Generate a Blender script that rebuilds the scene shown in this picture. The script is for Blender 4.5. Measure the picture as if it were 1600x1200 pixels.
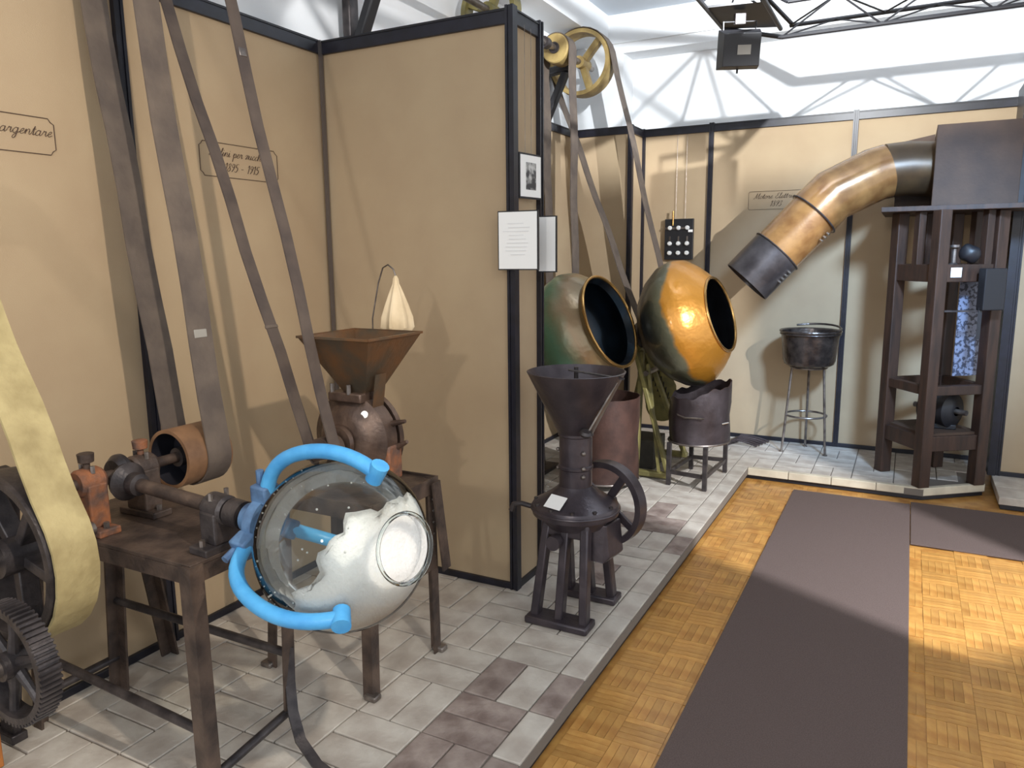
import bpy, math, random
from mathutils import Vector, Matrix
random.seed(7)
D = bpy.data
for o in list(D.objects): D.objects.remove(o)
SC = bpy.context.scene
COL = SC.collection
V = Vector
# ---------------------------------------------------------------- camera
F, PI_, RO, YA, HC = 1176.68, .167984, -.0091386, .4841785, 1.60
fw = V((-math.sin(YA)*math.cos(PI_), math.cos(YA)*math.cos(PI_), -math.sin(PI_)))
rt = V((math.cos(YA), math.sin(YA), 0)); up = rt.cross(fw)
cr = math.cos(RO)*rt + math.sin(RO)*up; cu = -math.sin(RO)*rt + math.cos(RO)*up
cam = D.objects.new('camera', D.cameras.new('camera')); COL.objects.link(cam)
cam.data.sensor_width = 36; cam.data.lens = F/1600*36; cam.data.clip_start = .02
cam.matrix_world = Matrix(((cr.x, cu.x, -fw.x, 0), (cr.y, cu.y, -fw.y, 0), (cr.z, cu.z, -fw.z, HC), (0, 0, 0, 1)))
SC.camera = cam
def project(p):
    d = V(p) - V((0, 0, HC)); w = d.dot(fw)
    if w < .05: return None
    return 800 + F*d.dot(cr)/w, 600 - F*d.dot(cu)/w, w
def inframe(p, m=40):
    q = project(p)
    return q is not None and -m < q[0] < 1600+m and -m < q[1] < 1200+m
# ---------------------------------------------------------------- world, lights, exposure
SC.view_settings.view_transform = 'Standard'; SC.view_settings.look = 'None'
SC.view_settings.exposure = 0.4; SC.view_settings.gamma = 1; SC.view_settings.use_curve_mapping = False
W = D.worlds.new('world'); SC.world = W; W.use_nodes = True
W.node_tree.nodes['Background'].inputs[0].default_value = (.90, .95, 1, 1)
W.node_tree.nodes['Background'].inputs[1].default_value = 1.0
def spot(name, loc, target, power, color, angle, blend=.3, size=.05):
    l = D.lights.new(name, 'SPOT'); l.energy = power; l.color = color; l.spot_size = math.radians(angle); l.spot_blend = blend; l.shadow_soft_size = size
    o = D.objects.new(name, l); COL.objects.link(o); o.location = loc
    o.rotation_euler = (V(target)-V(loc)).to_track_quat('-Z', 'Y').to_euler(); return o
spot('spot_left_bay', (.75, .75, 2.95), (-2.3, 1.35, 1.3), 200, (1, .87, .72), 64, .9, .04)
spot('spot_entrance', (-.25, -2.6, 2.75), (-1.5, 2.6, .9), 115, (1, .95, .88), 70, .6, .10)
spot('spot_fan', (1.93, 2.72, 2.86), (-.95, 4.95, .55), 700, (.95, .97, 1), 62, .25, .005)
spot('spot_niche', (-.60, 3.70, 3.14), (-.75, 6.7, 3.0), 330, (.95, .98, 1), 110, .15, .012)
spot('spot_cool', (.75, 3.1, 3.0), (-.25, 6.37, 1.05), 720, (.44, .67, 1), 42, .9, .22)
spot('spot_upper_left', (-.35, 2.3, 3.3), (-2.7, 3.6, 3.2), 120, (1, .98, .96), 42, .4, .012)
# ---------------------------------------------------------------- materials
def srgb(r, g, b):
    f = lambda c: (c/255/12.92) if c/255 <= .04045 else ((c/255+.055)/1.055)**2.4
    return (f(r), f(g), f(b), 1)
MATS = {}
def mat(name, c1, c2=None, rough=.6, metal=0, scale=8, bump=0, bscale=60, contrast=(.35, .65), rnd=0, coat=0, spec=.5, detail=4, stretch=None):
    if name in MATS: return MATS[name]
    m = D.materials.new(name); m.use_nodes = True; MATS[name] = m
    N, L = m.node_tree.nodes, m.node_tree.links; b = N['Principled BSDF']
    b.inputs['Roughness'].default_value = rough; b.inputs['Metallic'].default_value = metal
    b.inputs['Specular IOR Level'].default_value = spec; b.inputs['Coat Weight'].default_value = coat; b.inputs['Coat Roughness'].default_value = .12
    tc = N.new('ShaderNodeTexCoord'); src = tc.outputs['Object']
    if stretch:
        mp = N.new('ShaderNodeMapping'); mp.inputs['Scale'].default_value = stretch; L.new(src, mp.inputs[0]); src = mp.outputs[0]
    b.inputs['Base Color'].default_value = c1
    col = None
    if c2:
        n = N.new('ShaderNodeTexNoise'); n.inputs['Scale'].default_value = scale; n.inputs['Detail'].default_value = detail; L.new(src, n.inputs['Vector'])
        r = N.new('ShaderNodeValToRGB'); r.color_ramp.elements[0].position = contrast[0]; r.color_ramp.elements[1].position = contrast[1]
        r.color_ramp.elements[0].color = c1; r.color_ramp.elements[1].color = c2
        L.new(n.outputs['Fac'], r.inputs[0]); col = r.outputs[0]
    if rnd:
        oi = N.new('ShaderNodeObjectInfo'); hs = N.new('ShaderNodeHueSaturation')
        mr = N.new('ShaderNodeMapRange'); mr.inputs[3].default_value = 1-rnd; mr.inputs[4].default_value = 1+rnd
        L.new(oi.outputs['Random'], mr.inputs[0]); L.new(mr.outputs[0], hs.inputs['Value'])
        if col: L.new(col, hs.inputs['Color'])
        else: hs.inputs['Color'].default_value = c1
        col = hs.outputs[0]
    if col: L.new(col, b.inputs['Base Color'])
    if bump:
        n2 = N.new('ShaderNodeTexNoise'); n2.inputs['Scale'].default_value = bscale; n2.inputs['Detail'].default_value = 3; L.new(src, n2.inputs['Vector'])
        bp = N.new('ShaderNodeBump'); bp.inputs['Strength'].default_value = bump; bp.inputs['Distance'].default_value = .01
        L.new(n2.outputs['Fac'], bp.inputs['Height']); L.new(bp.outputs[0], b.inputs['Normal'])
    return m
TAN = mat('tan_board', srgb(178, 157, 127), srgb(172, 150, 121), .85, scale=3, bump=.08, bscale=300)
FRAME = mat('black_aluminium', srgb(30, 30, 42), srgb(22, 22, 30), .4, scale=20)
SILVER = mat('grey_aluminium', srgb(120, 115, 115), None, .35, .7)
WHITE = mat('white_plaster', srgb(236, 238, 240), srgb(230, 233, 236), .9, scale=2)
CEIL = mat('ceiling_paint', srgb(205, 214, 224), None, .9)
CARPET = mat('brown_carpet', srgb(112, 98, 94), srgb(98, 85, 82), 1, scale=250, bump=.5, bscale=500, spec=.1)
SLAT = mat('parquet_wood', srgb(200, 152, 84), srgb(174, 122, 60), .32, scale=14, rnd=.16, stretch=(1, 1, 1), coat=.15)
SLAT2 = mat('parquet_field', srgb(197, 148, 80), srgb(170, 118, 58), .32, scale=16, coat=.15)
TILE = mat('glazed_brick_tile', srgb(206, 200, 190), srgb(176, 166, 156), .55, scale=7, bump=.25, bscale=45, rnd=.07)
TILED = mat('worn_brick_tile', srgb(168, 154, 146), srgb(122, 106, 100), .6, scale=9, bump=.35, bscale=45, rnd=.08)
GROUT = mat('grout', srgb(120, 112, 104), None, .9)
EDGE = mat('cream_stone', srgb(214, 205, 184), srgb(196, 186, 166), .5, scale=10)
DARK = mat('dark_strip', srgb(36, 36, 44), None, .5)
IRON = mat('dark_iron', srgb(78, 72, 72), srgb(50, 46, 48), .42, .4, scale=18, bump=.15, bscale=90)
IRONB = mat('brown_iron', srgb(98, 82, 72), srgb(64, 54, 50), .5, .3, scale=14, bump=.2, bscale=80)
MILLB = mat('mill_black', srgb(82, 74, 78), srgb(62, 56, 62), .32, .4, scale=10, bump=.1, bscale=60)
MILLBR = mat('mill_bronze_iron', srgb(112, 92, 80), srgb(74, 60, 54), .38, .5, scale=12, bump=.15, bscale=60)
RUST = mat('rusty_iron', srgb(158, 100, 64), srgb(96, 76, 68), .7, .2, scale=22, bump=.3, bscale=90)
STEEL = mat('worn_steel', srgb(140, 132, 126), srgb(96, 88, 84), .35, .7, scale=20)
BELT = mat('grey_leather', srgb(104, 92, 82), srgb(84, 74, 68), .75, scale=9, bump=.2, bscale=50)
BELTD = mat('dark_leather', srgb(92, 80, 72), srgb(72, 62, 58), .75, scale=9, bump=.2, bscale=50)
BELTY = mat('yellow_leather', srgb(178, 162, 116), srgb(150, 134, 92), .7, scale=12, bump=.25, bscale=40)
WOODP = mat('pulley_wood', srgb(140, 104, 74), srgb(104, 76, 54), .55, scale=10, bump=.1)
WOODY = mat('yellow_wood', srgb(176, 152, 96), srgb(140, 116, 70), .6, scale=10, bump=.1)
WOODD = mat('dark_wood', srgb(66, 44, 32), srgb(44, 30, 23), .55, scale=7, bump=.15, bscale=40, stretch=(4, 4, .6))
BOXW = mat('brown_board', srgb(78, 58, 44), srgb(62, 46, 36), .7, scale=5, bump=.1)
BLUE = mat('blue_paint', srgb(84, 170, 224), srgb(64, 146, 206), .38, scale=12, bump=.1, bscale=70)
BLUED = mat('worn_blue_paint', srgb(88, 122, 160), srgb(62, 82, 112), .5, .1, scale=20)
SUGAR = mat('white_sugar', srgb(250, 249, 246), None, .9, bump=.8, bscale=90)
_sb = SUGAR.node_tree.nodes['Principled BSDF']; _sb.inputs['Subsurface Weight'].default_value = .7; _sb.inputs['Subsurface Radius'].default_value = (1, 1, 1); _sb.inputs['Subsurface Scale'].default_value = .12
HOPPER = mat('patinated_brass', srgb(128, 92, 62), srgb(92, 84, 72), .4, .55, scale=9, bump=.15, bscale=50)
CLOTH = mat('cream_cloth', srgb(226, 206, 172), srgb(208, 186, 150), .9, scale=10)
PAPER = mat('white_paper', srgb(244, 244, 242), None, .7)
INK = mat('ink', srgb(70, 52, 42), None, .8)
PHOTO = mat('grey_photo', srgb(60, 60, 62), srgb(200, 200, 198), .4, scale=26, contrast=(.42, .6))
DUCTB = mat('lacquered_duct', srgb(164, 122, 74), srgb(130, 90, 52), .24, .25, scale=9, bump=.05, coat=.5)
DUCTK = mat('blackened_duct', srgb(96, 92, 94), srgb(66, 62, 64), .3, .6, scale=8, bump=.05)
DUCT_SHADE = mat('shaded_brown_duct', srgb(92, 72, 48), srgb(72, 56, 40), .35, .3, scale=8)  # brown duct colour with shade mixed in
POT = mat('dark_tinned_copper', srgb(96, 86, 80), srgb(54, 48, 46), .25, .6, scale=14, bump=.3, bscale=30)
SHEET = mat('sheet_iron', srgb(92, 84, 88), srgb(66, 58, 60), .35, .6, scale=8, bump=.2, bscale=25)
SHEETR = mat('red_brown_sheet', srgb(92, 66, 58), srgb(66, 48, 44), .5, .3, scale=8, bump=.2, bscale=25)
OLIVE = mat('olive_paint', srgb(148, 138, 84), srgb(110, 104, 66), .5, .1, scale=12)
BRASS = mat('brass_rim', srgb(190, 150, 92), None, .25, .9)
PORC = mat('porcelain', srgb(222, 222, 220), None, .25)
BLACK = mat('satin_black', srgb(28, 28, 32), None, .45)
CHROME = mat('bright_metal', srgb(190, 188, 184), None, .25, .9)
STICK = mat('grey_sticker', srgb(150, 146, 138), None, .6)

def panmat(name, cols, inner):
    m = D.materials.new(name); m.use_nodes = True; N, L = m.node_tree.nodes, m.node_tree.links; b = N['Principled BSDF']
    b.inputs['Roughness'].default_value = .3; b.inputs['Metallic'].default_value = .45; b.inputs['Coat Weight'].default_value = .4; b.inputs['Coat Roughness'].default_value = .15
    tc = N.new('ShaderNodeTexCoord'); sx = N.new('ShaderNodeSeparateXYZ'); L.new(tc.outputs['Object'], sx.inputs[0])
    n = N.new('ShaderNodeTexNoise'); n.inputs['Scale'].default_value = 4; n.inputs['Detail'].default_value = 5; L.new(tc.outputs['Object'], n.inputs[0])
    a = N.new('ShaderNodeMath'); a.operation = 'MULTIPLY_ADD'; a.inputs[1].default_value = .2; a.inputs[2].default_value = -.1; L.new(n.outputs['Fac'], a.inputs[0])
    s = N.new('ShaderNodeMath'); s.operation = 'ADD'; L.new(a.outputs[0], s.inputs[0]); L.new(sx.outputs['Z'], s.inputs[1])
    mr = N.new('ShaderNodeMapRange'); mr.inputs[1].default_value = -.33; mr.inputs[2].default_value = .27; L.new(s.outputs[0], mr.inputs[0])
    r = N.new('ShaderNodeValToRGB'); e = r.color_ramp.elements
    while len(e) < len(cols): e.new(.5)
    for k, (p, c) in enumerate(cols): e[k].position = p; e[k].color = c
    L.new(mr.outputs[0], r.inputs[0]); L.new(r.outputs[0], b.inputs['Base Color'])
    n2 = N.new('ShaderNodeTexNoise'); n2.inputs['Scale'].default_value = 16; L.new(tc.outputs['Object'], n2.inputs[0])
    bp = N.new('ShaderNodeBump'); bp.inputs['Strength'].default_value = .25; bp.inputs['Distance'].default_value = .02; L.new(n2.outputs['Fac'], bp.inputs['Height']); L.new(bp.outputs[0], b.inputs['Normal'])
    return m
PAN1 = panmat('green_copper', [(0, srgb(84, 96, 54)), (.25, srgb(84, 142, 116)), (.55, srgb(112, 160, 134)), (.76, srgb(156, 130, 98)), (1, srgb(136, 132, 98))], None)
PAN2 = panmat('orange_copper', [(0, srgb(70, 58, 50)), (.3, srgb(66, 66, 60)), (.60, srgb(104, 104, 84)), (.64, srgb(188, 128, 44)), (1, srgb(184, 128, 48))], None)
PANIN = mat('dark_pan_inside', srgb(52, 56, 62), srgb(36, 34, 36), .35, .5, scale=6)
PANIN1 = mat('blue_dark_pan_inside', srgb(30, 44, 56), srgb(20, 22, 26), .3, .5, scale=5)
# thin glass
GLASS = D.materials.new('clear_glass'); GLASS.use_nodes = True
_N, _L = GLASS.node_tree.nodes, GLASS.node_tree.links; _N.remove(_N['Principled BSDF'])
_t = _N.new('ShaderNodeBsdfTransparent'); _t.inputs[0].default_value = (.94, .97, .96, 1); _g = _N.new('ShaderNodeBsdfGlossy'); _g.inputs['Roughness'].default_value = .04
_f = _N.new('ShaderNodeFresnel'); _f.inputs[0].default_value = 1.4; _m = _N.new('ShaderNodeMixShader')
_L.new(_f.outputs[0], _m.inputs[0]); _L.new(_t.outputs[0], _m.inputs[1]); _L.new(_g.outputs[0], _m.inputs[2]); _L.new(_m.outputs[0], _N['Material Output'].inputs[0])
# ---------------------------------------------------------------- geometry helpers
def frame(axis):
    a = V(axis).normalized(); h = V((0, 0, 1)) if abs(a.z) < .9 else V((1, 0, 0))
    x = h.cross(a).normalized(); return a, x, a.cross(x)
class MB:
    def __init__(s): s.v = []; s.f = []
    def add(s, vs, fs):
        n = len(s.v); s.v += [V(p) for p in vs]; s.f += [tuple(i+n for i in f) for f in fs]; return s
    def box(s, a, b):
        (x0, y0, z0), (x1, y1, z1) = a, b
        return s.add([(x0, y0, z0), (x1, y0, z0), (x1, y1, z0), (x0, y1, z0), (x0, y0, z1), (x1, y0, z1), (x1, y1, z1), (x0, y1, z1)],
                     [(0, 3, 2, 1), (4, 5, 6, 7), (0, 1, 5, 4), (1, 2, 6, 5), (2, 3, 7, 6), (3, 0, 4, 7)])
    def obox(s, c, ux, uy, uz):
        c, ux, uy, uz = V(c), V(ux)/2, V(uy)/2, V(uz)/2
        P = [c+i*ux+j*uy+k*uz for k in (-1, 1) for i, j in ((-1, -1), (1, -1), (1, 1), (-1, 1))]
        return s.add(P, [(0, 3, 2, 1), (4, 5, 6, 7), (0, 1, 5, 4), (1, 2, 6, 5), (2, 3, 7, 6), (3, 0, 4, 7)])
    def bar(s, p0, p1, w, t, side=None):
        p0, p1 = V(p0), V(p1); d = (p1-p0); a = d.normalized()
        sd = V(side) if side else (V((0, 0, 1)).cross(a) if abs(a.z) < .95 else V((1, 0, 0)))
        sd = (sd - a*sd.dot(a)).normalized(); o = a.cross(sd)
        return s.obox((p0+p1)/2, d, sd*w, o*t)
    def lathe(s, prof, o, axis, n=32, closed=False):
        a, x, y = frame(axis); o = V(o); P = []; m = len(prof)
        for t, r in prof:
            for k in range(n):
                th = 2*math.pi*k/n; P.append(o+a*t+(x*math.cos(th)+y*math.sin(th))*max(r, 1e-5))
        fs = []
        for i in range(m if closed else m-1):
            j = (i+1) % m
            for k in range(n): fs.append((i*n+k, i*n+(k+1) % n, j*n+(k+1) % n, j*n+k))
        return s.add(P, fs)
    def cyl(s, p0, p1, r0, r1=None, n=20):
        r1 = r0 if r1 is None else r1; d = V(p1)-V(p0); l = d.length
        return s.lathe([(0, 0), (0, r0), (l, r1), (l, 0)], p0, d, n)
    def tube(s, pts, r, n=8, closed=False):
        pts = [V(p) for p in pts]; N = len(pts); P = []; prev = None
        for i, p in enumerate(pts):
            d = (pts[(i+1) % N]-pts[i-1]) if closed else (pts[min(i+1, N-1)]-pts[max(i-1, 0)])
            a = d.normalized()
            if prev is None: _, x, y = frame(a)
            else:
                x = (prev-a*prev.dot(a)).normalized(); y = a.cross(x)
            prev = x; rr = r[i] if isinstance(r, (list, tuple)) else r
            for k in range(n):
                th = 2*math.pi*k/n; P.append(p+(x*math.cos(th)+y*math.sin(th))*rr)
        fs = []
        for i in range(N if closed else N-1):
            j = (i+1) % N
            for k in range(n): fs.append((i*n+k, i*n+(k+1) % n, j*n+(k+1) % n, j*n+k))
        if not closed: fs += [tuple(range(n))[::-1], tuple((N-1)*n+k for k in range(n))]
        return s.add(P, fs)
    def ribbon(s, pts, wv, th, closed=True):
        """flat belt: centreline pts, constant width vector wv, thickness th"""
        pts = [V(p) for p in pts]; wv = V(wv); N = len(pts); P = []
        for i, p in enumerate(pts):
            d = (pts[(i+1) % N]-pts[i-1]) if closed else (pts[min(i+1, N-1)]-pts[max(i-1, 0)])
            nn = d.cross(wv).normalized()*th/2
            P += [p-wv/2-nn, p+wv/2-nn, p+wv/2+nn, p-wv/2+nn]
        fs = []
        for i in range(N if closed else N-1):
            j = (i+1) % N
            for k in range(4): fs.append((i*4+k, i*4+(k+1) % 4, j*4+(k+1) % 4, j*4+k))
        if not closed: fs += [(3, 2, 1, 0), tuple((N-1)*4+k for k in range(4))]
        return s.add(P, fs)
    def prism(s, poly, ext):
        poly = [V(p) for p in poly]; n = len(poly); e = V(ext)
        return s.add(poly+[p+e for p in poly], [tuple(range(n))[::-1], tuple(range(n, 2*n))]+[(i, (i+1) % n, n+(i+1) % n, n+i) for i in range(n)])
    def torus(s, c, axis, R, r, n=32, m=8):
        return s.lathe([(r*math.sin(2*math.pi*k/m), R+r*math.cos(2*math.pi*k/m)) for k in range(m)], c, axis, n, True)
    def sphere(s, c, r, n=16, m=8):
        return s.lathe([(-r*math.cos(math.pi*k/m), r*math.sin(math.pi*k/m)) for k in range(m+1)], c, (0, 0, 1), n)
    def build(s, name, m, parent=None, smooth=True, bevel=0, loc=None, matrix=None):
        me = D.meshes.new(name)
        if matrix is not None: base = V((0, 0, 0))
        elif parent is not None: base = V(parent['_w'])
        else:
            if loc is None:
                xs = [p.x for p in s.v]; ys = [p.y for p in s.v]; loc = ((min(xs)+max(xs))/2, (min(ys)+max(ys))/2, min(p.z for p in s.v))
            base = V(loc)
        me.from_pydata([p-base for p in s.v], [], s.f); me.materials.append(m)
        import bmesh
        bm = bmesh.new(); bm.from_mesh(me); bmesh.ops.remove_doubles(bm, verts=bm.verts, dist=2e-5)
        bmesh.ops.recalc_face_normals(bm, faces=bm.faces)
        for e in bm.edges:
            e.smooth = len(e.link_faces) == 2 and e.calc_face_angle(0) < .6
        for f in bm.faces: f.smooth = smooth
        bm.to_mesh(me); bm.free()
        o = D.objects.new(name, me); COL.objects.link(o)
        if parent is not None: o.parent = parent; o['_w'] = tuple(parent['_w'])
        else: o.location = base; o['_w'] = tuple(base)
        if matrix is not None:
            M = matrix.copy()
            if parent is not None: M.translation = M.translation-V(parent['_w'])
            o.matrix_local = M; o['_w'] = tuple(matrix.translation)
        if bevel:
            b = o.modifiers.new('bevel', 'BEVEL'); b.width = bevel; b.segments = 2; b.limit_method = 'ANGLE'; b.angle_limit = .7
        return o
def thing(name, loc, label, cat, group=None):
    o = D.objects.new(name, None); COL.objects.link(o); o.location = loc; o['_w'] = tuple(loc); o.empty_display_size = .1
    o['label'] = label; o['category'] = cat
    if group: o['group'] = group
    return o
def tag(o, label, cat, group=None):
    o['label'] = label; o['category'] = cat
    if group: o['group'] = group
    return o
def struct(name, loc):
    o = D.objects.new(name, None); COL.objects.link(o); o.location = loc; o['_w'] = tuple(loc); o['kind'] = 'structure'; return o
def B(a, b): return MB().box(a, b)
N_ = [(.22, .2), (.5, .9), (.8, 1), (.9, .7), (.88, .2), (1.05, 0), (1.35, .3)]
BOWL = [(.9, .85), (.5, 1), (.12, .6), (.15, .12), (.5, 0), (.85, .45), (.92, 1)]
TAIL = [(.92, 1), (.88, .2), (1.05, 0), (1.35, .3)]
GLYPH = {' ': (.9, []), '-': (1.0, [[(.1, .8), (.7, .8)]]),
 'a': (1.3, [BOWL, TAIL]), 'g': (1.3, [BOWL, [(.92, 1), (.88, -.4), (.6, -1), (.25, -.8), (.5, -.3), (1.35, .3)]]),
 'r': (1.05, [[(0, .2), (.3, 1.05), (.35, .85), (.7, .95), (.68, .3), (.85, 0), (1.1, .3)]]),
 'e': (.95, [[(0, .25), (.6, .6), (.75, .9), (.5, 1), (.2, .65), (.2, .2), (.5, 0), (1, .3)]]),
 'n': (1.3, [[(0, .3), (.2, 1), (.22, 0)], N_]), 't': (.75, [[(0, .2), (.4, 1.7), (.35, .3), (.5, 0), (.8, .3)], [(.1, 1.1), (.7, 1.15)]]),
 'u': (1.3, [[(0, .3), (.2, 1), (.2, .3), (.4, 0), (.7, .25), (.9, 1)], TAIL]),
 'l': (.65, [[(0, .2), (.5, 1.5), (.45, 2), (.25, 1.7), (.22, .3), (.4, 0), (.7, .3)]]),
 'i': (.62, [[(0, .3), (.2, 1), (.2, .2), (.38, 0), (.65, .3)], [(.25, 1.4), (.3, 1.5)]]),
 'p': (1.1, [[(0, .3), (.2, 1), (.2, -1)], [(.2, .3), (.45, .95), (.8, .9), (.85, .35), (.55, 0), (.25, .15)], [(.55, 0), (1.15, .3)]]),
 'z': (.95, [[(0, .7), (.2, 1), (.8, .95), (.1, .05), (.5, .1), (1, .25)]]), 'c': (.9, [[(.75, .8), (.55, 1), (.2, .7), (.18, .2), (.45, 0), (.95, .3)]]),
 'h': (1.3, [[(0, .2), (.5, 1.5), (.42, 2), (.22, 1.6), (.2, 0)], N_]), 'o': (1., [[(.5, 1), (.15, .6), (.2, .1), (.5, 0), (.85, .4), (.8, .85), (.5, 1), (.75, .85), (1.1, .9)]]),
 'M': (1.95, [[(-.1, .2), (.1, 0), (.5, 1.9), (.55, 1.9), (.8, .1), (1.5, 1.95), (1.55, 1.8), (1.5, .2), (1.7, 0), (1.95, .3)]]),
 'E': (1.35, [[(1.2, 1.6), (.9, 1.95), (.5, 1.8), (.55, 1.15), (.85, 1.05), (.4, .95), (.1, .5), (.4, 0), (.9, .1), (1.3, .5)]]),
 '1': (.8, [[(.1, 1.5), (.5, 1.9), (.5, 0)]]), '8': (1.1, [[(.9, 1.5), (.6, 1.9), (.25, 1.5), (.6, 1.05), (.95, .5), (.55, 0), (.15, .45), (.5, .95), (.9, 1.5)]]),
 '9': (1.1, [[(.9, 1.4), (.6, 1), (.2, 1.3), (.4, 1.85), (.85, 1.7), (.85, .9), (.4, 0)]]), '5': (1.05, [[(1, 1.9), (.4, 1.85), (.3, 1.1), (.7, 1.15), (.9, .6), (.5, 0), (.1, .2)]]),
 '3': (1.05, [[(.2, 1.6), (.6, 1.9), (.85, 1.5), (.5, 1.05), (.9, .6), (.5, 0), (.1, .3)]])}
def text(name, body, xh, m, parent, origin, ux, uy, shear=.4, sx=1, r=None):
    """handwritten copperplate line; xh = x-height in metres"""
    ux, uy = V(ux).normalized(), V(uy).normalized(); mb = MB(); x = 0; W_ = sum(GLYPH[c][0] for c in body)
    for c in body:
        w, strokes = GLYPH[c]
        for st in strokes:
            pts = []
            for k in range(len(st)-1):
                p0, p1, p2, p3 = st[max(k-1, 0)], st[k], st[k+1], st[min(k+2, len(st)-1)]
                for q in range(4):
                    t = q/4; f = lambda a, b, c_, d: .5*(2*b+(c_-a)*t+(2*a-5*b+4*c_-d)*t*t+(3*b-a-3*c_+d)*t**3)
                    pts.append((f(p0[0], p1[0], p2[0], p3[0]), f(p0[1], p1[1], p2[1], p3[1])))
            pts.append(st[-1]); P = []; R_ = []
            for k, (a, b) in enumerate(pts):
                P.append(V(origin)+ux*((x+a-W_/2+b*shear)*xh*sx)+uy*((b-.6)*xh))
                dy = pts[min(k+1, len(pts)-1)][1]-pts[max(k-1, 0)][1]; R_.append((r or xh*.062)*(1.45 if dy < -.25 else .85))
            mb.tube(P, R_, 5)
        x += w
    return mb.build(name, m, parent)
# ================================================================ SETTING
PZ = .08
# parquet floor
fl = B((-1.2, -3, -.05), (4, 6.6, -.004)).build('floor', SLAT2, smooth=False); fl['kind'] = 'structure'
slats = []
M_ = .155
for i in range(-8, 22):
    for j in range(6, 36):
        x0, y0 = -.93+i*M_, j*M_
        if y0 > 5.42 or x0 < -.95 or x0 > 2.2: continue
        for k in range(5):
            if (i+j) % 2: r_ = (x0, y0+k*M_/5, x0+M_, y0+(k+1)*M_/5)
            else: r_ = (x0+k*M_/5, y0, x0+(k+1)*M_/5, y0+M_)
            cx, cy = (r_[0]+r_[2])/2, (r_[1]+r_[3])/2
            if -.59 < cx < .08 and cy < 5.28: continue
            if cx > .08 and 4.57 < cy < 5.3: continue
            q = project((cx, cy, 0))
            slats.append((q[2] if q and inframe((cx, cy, 0), 10) else 99, cx, cy, (i+j) % 2))
slats.sort()
sm = [None, None]
rest = MB()
for n, (d, cx, cy, o_) in enumerate(slats):
    hx, hy = (M_/2-.0006, M_/10-.0006) if o_ else (M_/10-.0006, M_/2-.0006)
    if n < 300:
        if sm[o_] is None:
            ob = B((-hx, -hy, -.006), (hx, hy, 0)).build('parquet_slat', SLAT, fl, smooth=False, matrix=Matrix.Translation((cx, cy, 0))); sm[o_] = ob.data
        else:
            ob = D.objects.new('parquet_slat', sm[o_]); COL.objects.link(ob); ob.parent = fl; ob.location = V((cx, cy, random.uniform(-.0006, 0)))-V(fl['_w'])
    else: rest.box((cx-hx, cy-hy, -.006), (cx+hx, cy+hy, random.uniform(-.0006, 0)))
rf = rest.build('parquet_field', SLAT2, fl, smooth=False); rf['kind'] = 'stuff'
# give the joined field a tone per slat
_n, _l = SLAT2.node_tree.nodes, SLAT2.node_tree.links
_geo = _n.new('ShaderNodeNewGeometry'); _hs = _n.new('ShaderNodeHueSaturation'); _mr = _n.new('ShaderNodeMapRange'); _mr.inputs[3].default_value = .84; _mr.inputs[4].default_value = 1.16
_l.new(_geo.outputs['Random Per Island'], _mr.inputs[0]); _l.new(_mr.outputs[0], _hs.inputs['Value'])
_b = _n['Principled BSDF']; _l.new(_b.inputs['Base Color'].links[0].from_socket, _hs.inputs['Color']); _l.new(_hs.outputs[0], _b.inputs['Base Color'])
# carpets
c1 = B((-.608, -1.5, .0005), (.098, 5.29, .009)).build('carpet_runner', CARPET, smooth=False, bevel=.003); tag(c1, 'long brown carpet runner laid on parquet alongside the tiled platform', 'carpet')
c2 = B((.102, 4.54, .0005), (2.6, 5.34, .009)).build('carpet_runner', CARPET, smooth=False, bevel=.003); tag(c2, 'short brown carpet strip branching off at the wooden frame corner', 'carpet')
# platform
pl = struct('platform', (-1.6, 3.5, 0))
poly = [(-2.75, -.4), (-.945, -.4), (-.945, 5.45), (.17, 5.43), (.535, 5.72), (.535, 6.45), (-2.75, 6.45)]
MB().prism([(x, y, .028) for x, y in poly], (0, 0, .044)).build('slab', GROUT, pl, smooth=False)
inn = [(-2.75, -.4), (-.957, -.4), (-.957, 5.462), (.165, 5.442), (.523, 5.728), (.523, 6.45), (-2.75, 6.45)]
MB().prism([(x, y, 0) for x, y in inn], (0, 0, .03)).build('plinth_strip', DARK, pl, smooth=False)
tiles = []
MD = .26; X0, Y0 = -1.047, 2.088
def intile(x, y):
    if x > -.94 and y < 5.5: return False
    if x > .17 and (y-5.43) < (x-.17)*.8+.03: return False
    return True
for i in range(-7, 7):
    for j in range(-7, 17):
        for k in range(2):
            x0, y0 = X0+i*MD, Y0+j*MD
            r_ = [x0, y0+k*MD/2, x0+MD, y0+(k+1)*MD/2] if (i+j) % 2 == 0 else [x0+k*MD/2, y0, x0+(k+1)*MD/2, y0+MD]
            if i >= 0 and y0 < 5.3:
                if i > 0 or (k == 1): continue
                r_ = [X0, y0, -.945, y0+MD]
            r_[0] = max(r_[0], -2.6); r_[3] = min(r_[3], 6.37); r_[2] = min(r_[2], .535)
            if r_[0] > -.96: r_[1] = max(r_[1], 5.45)
            elif r_[2] > -.945 and r_[3] < 5.46: r_[2] = -.945
            if r_[2]-r_[0] < .03 or r_[3]-r_[1] < .03: continue
            cx, cy = (r_[0]+r_[2])/2, (r_[1]+r_[3])/2
            if not intile(cx, cy) or (r_[2] > .17 and not intile(r_[2], r_[1])): continue
            if inframe((cx, cy, PZ), 90) or (-.3 < cy < 1.5): tiles.append(r_)
tiles.sort(key=lambda r: (r[0]+r[2])**2+(r[1]+r[3])**2)
cache = {}
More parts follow.
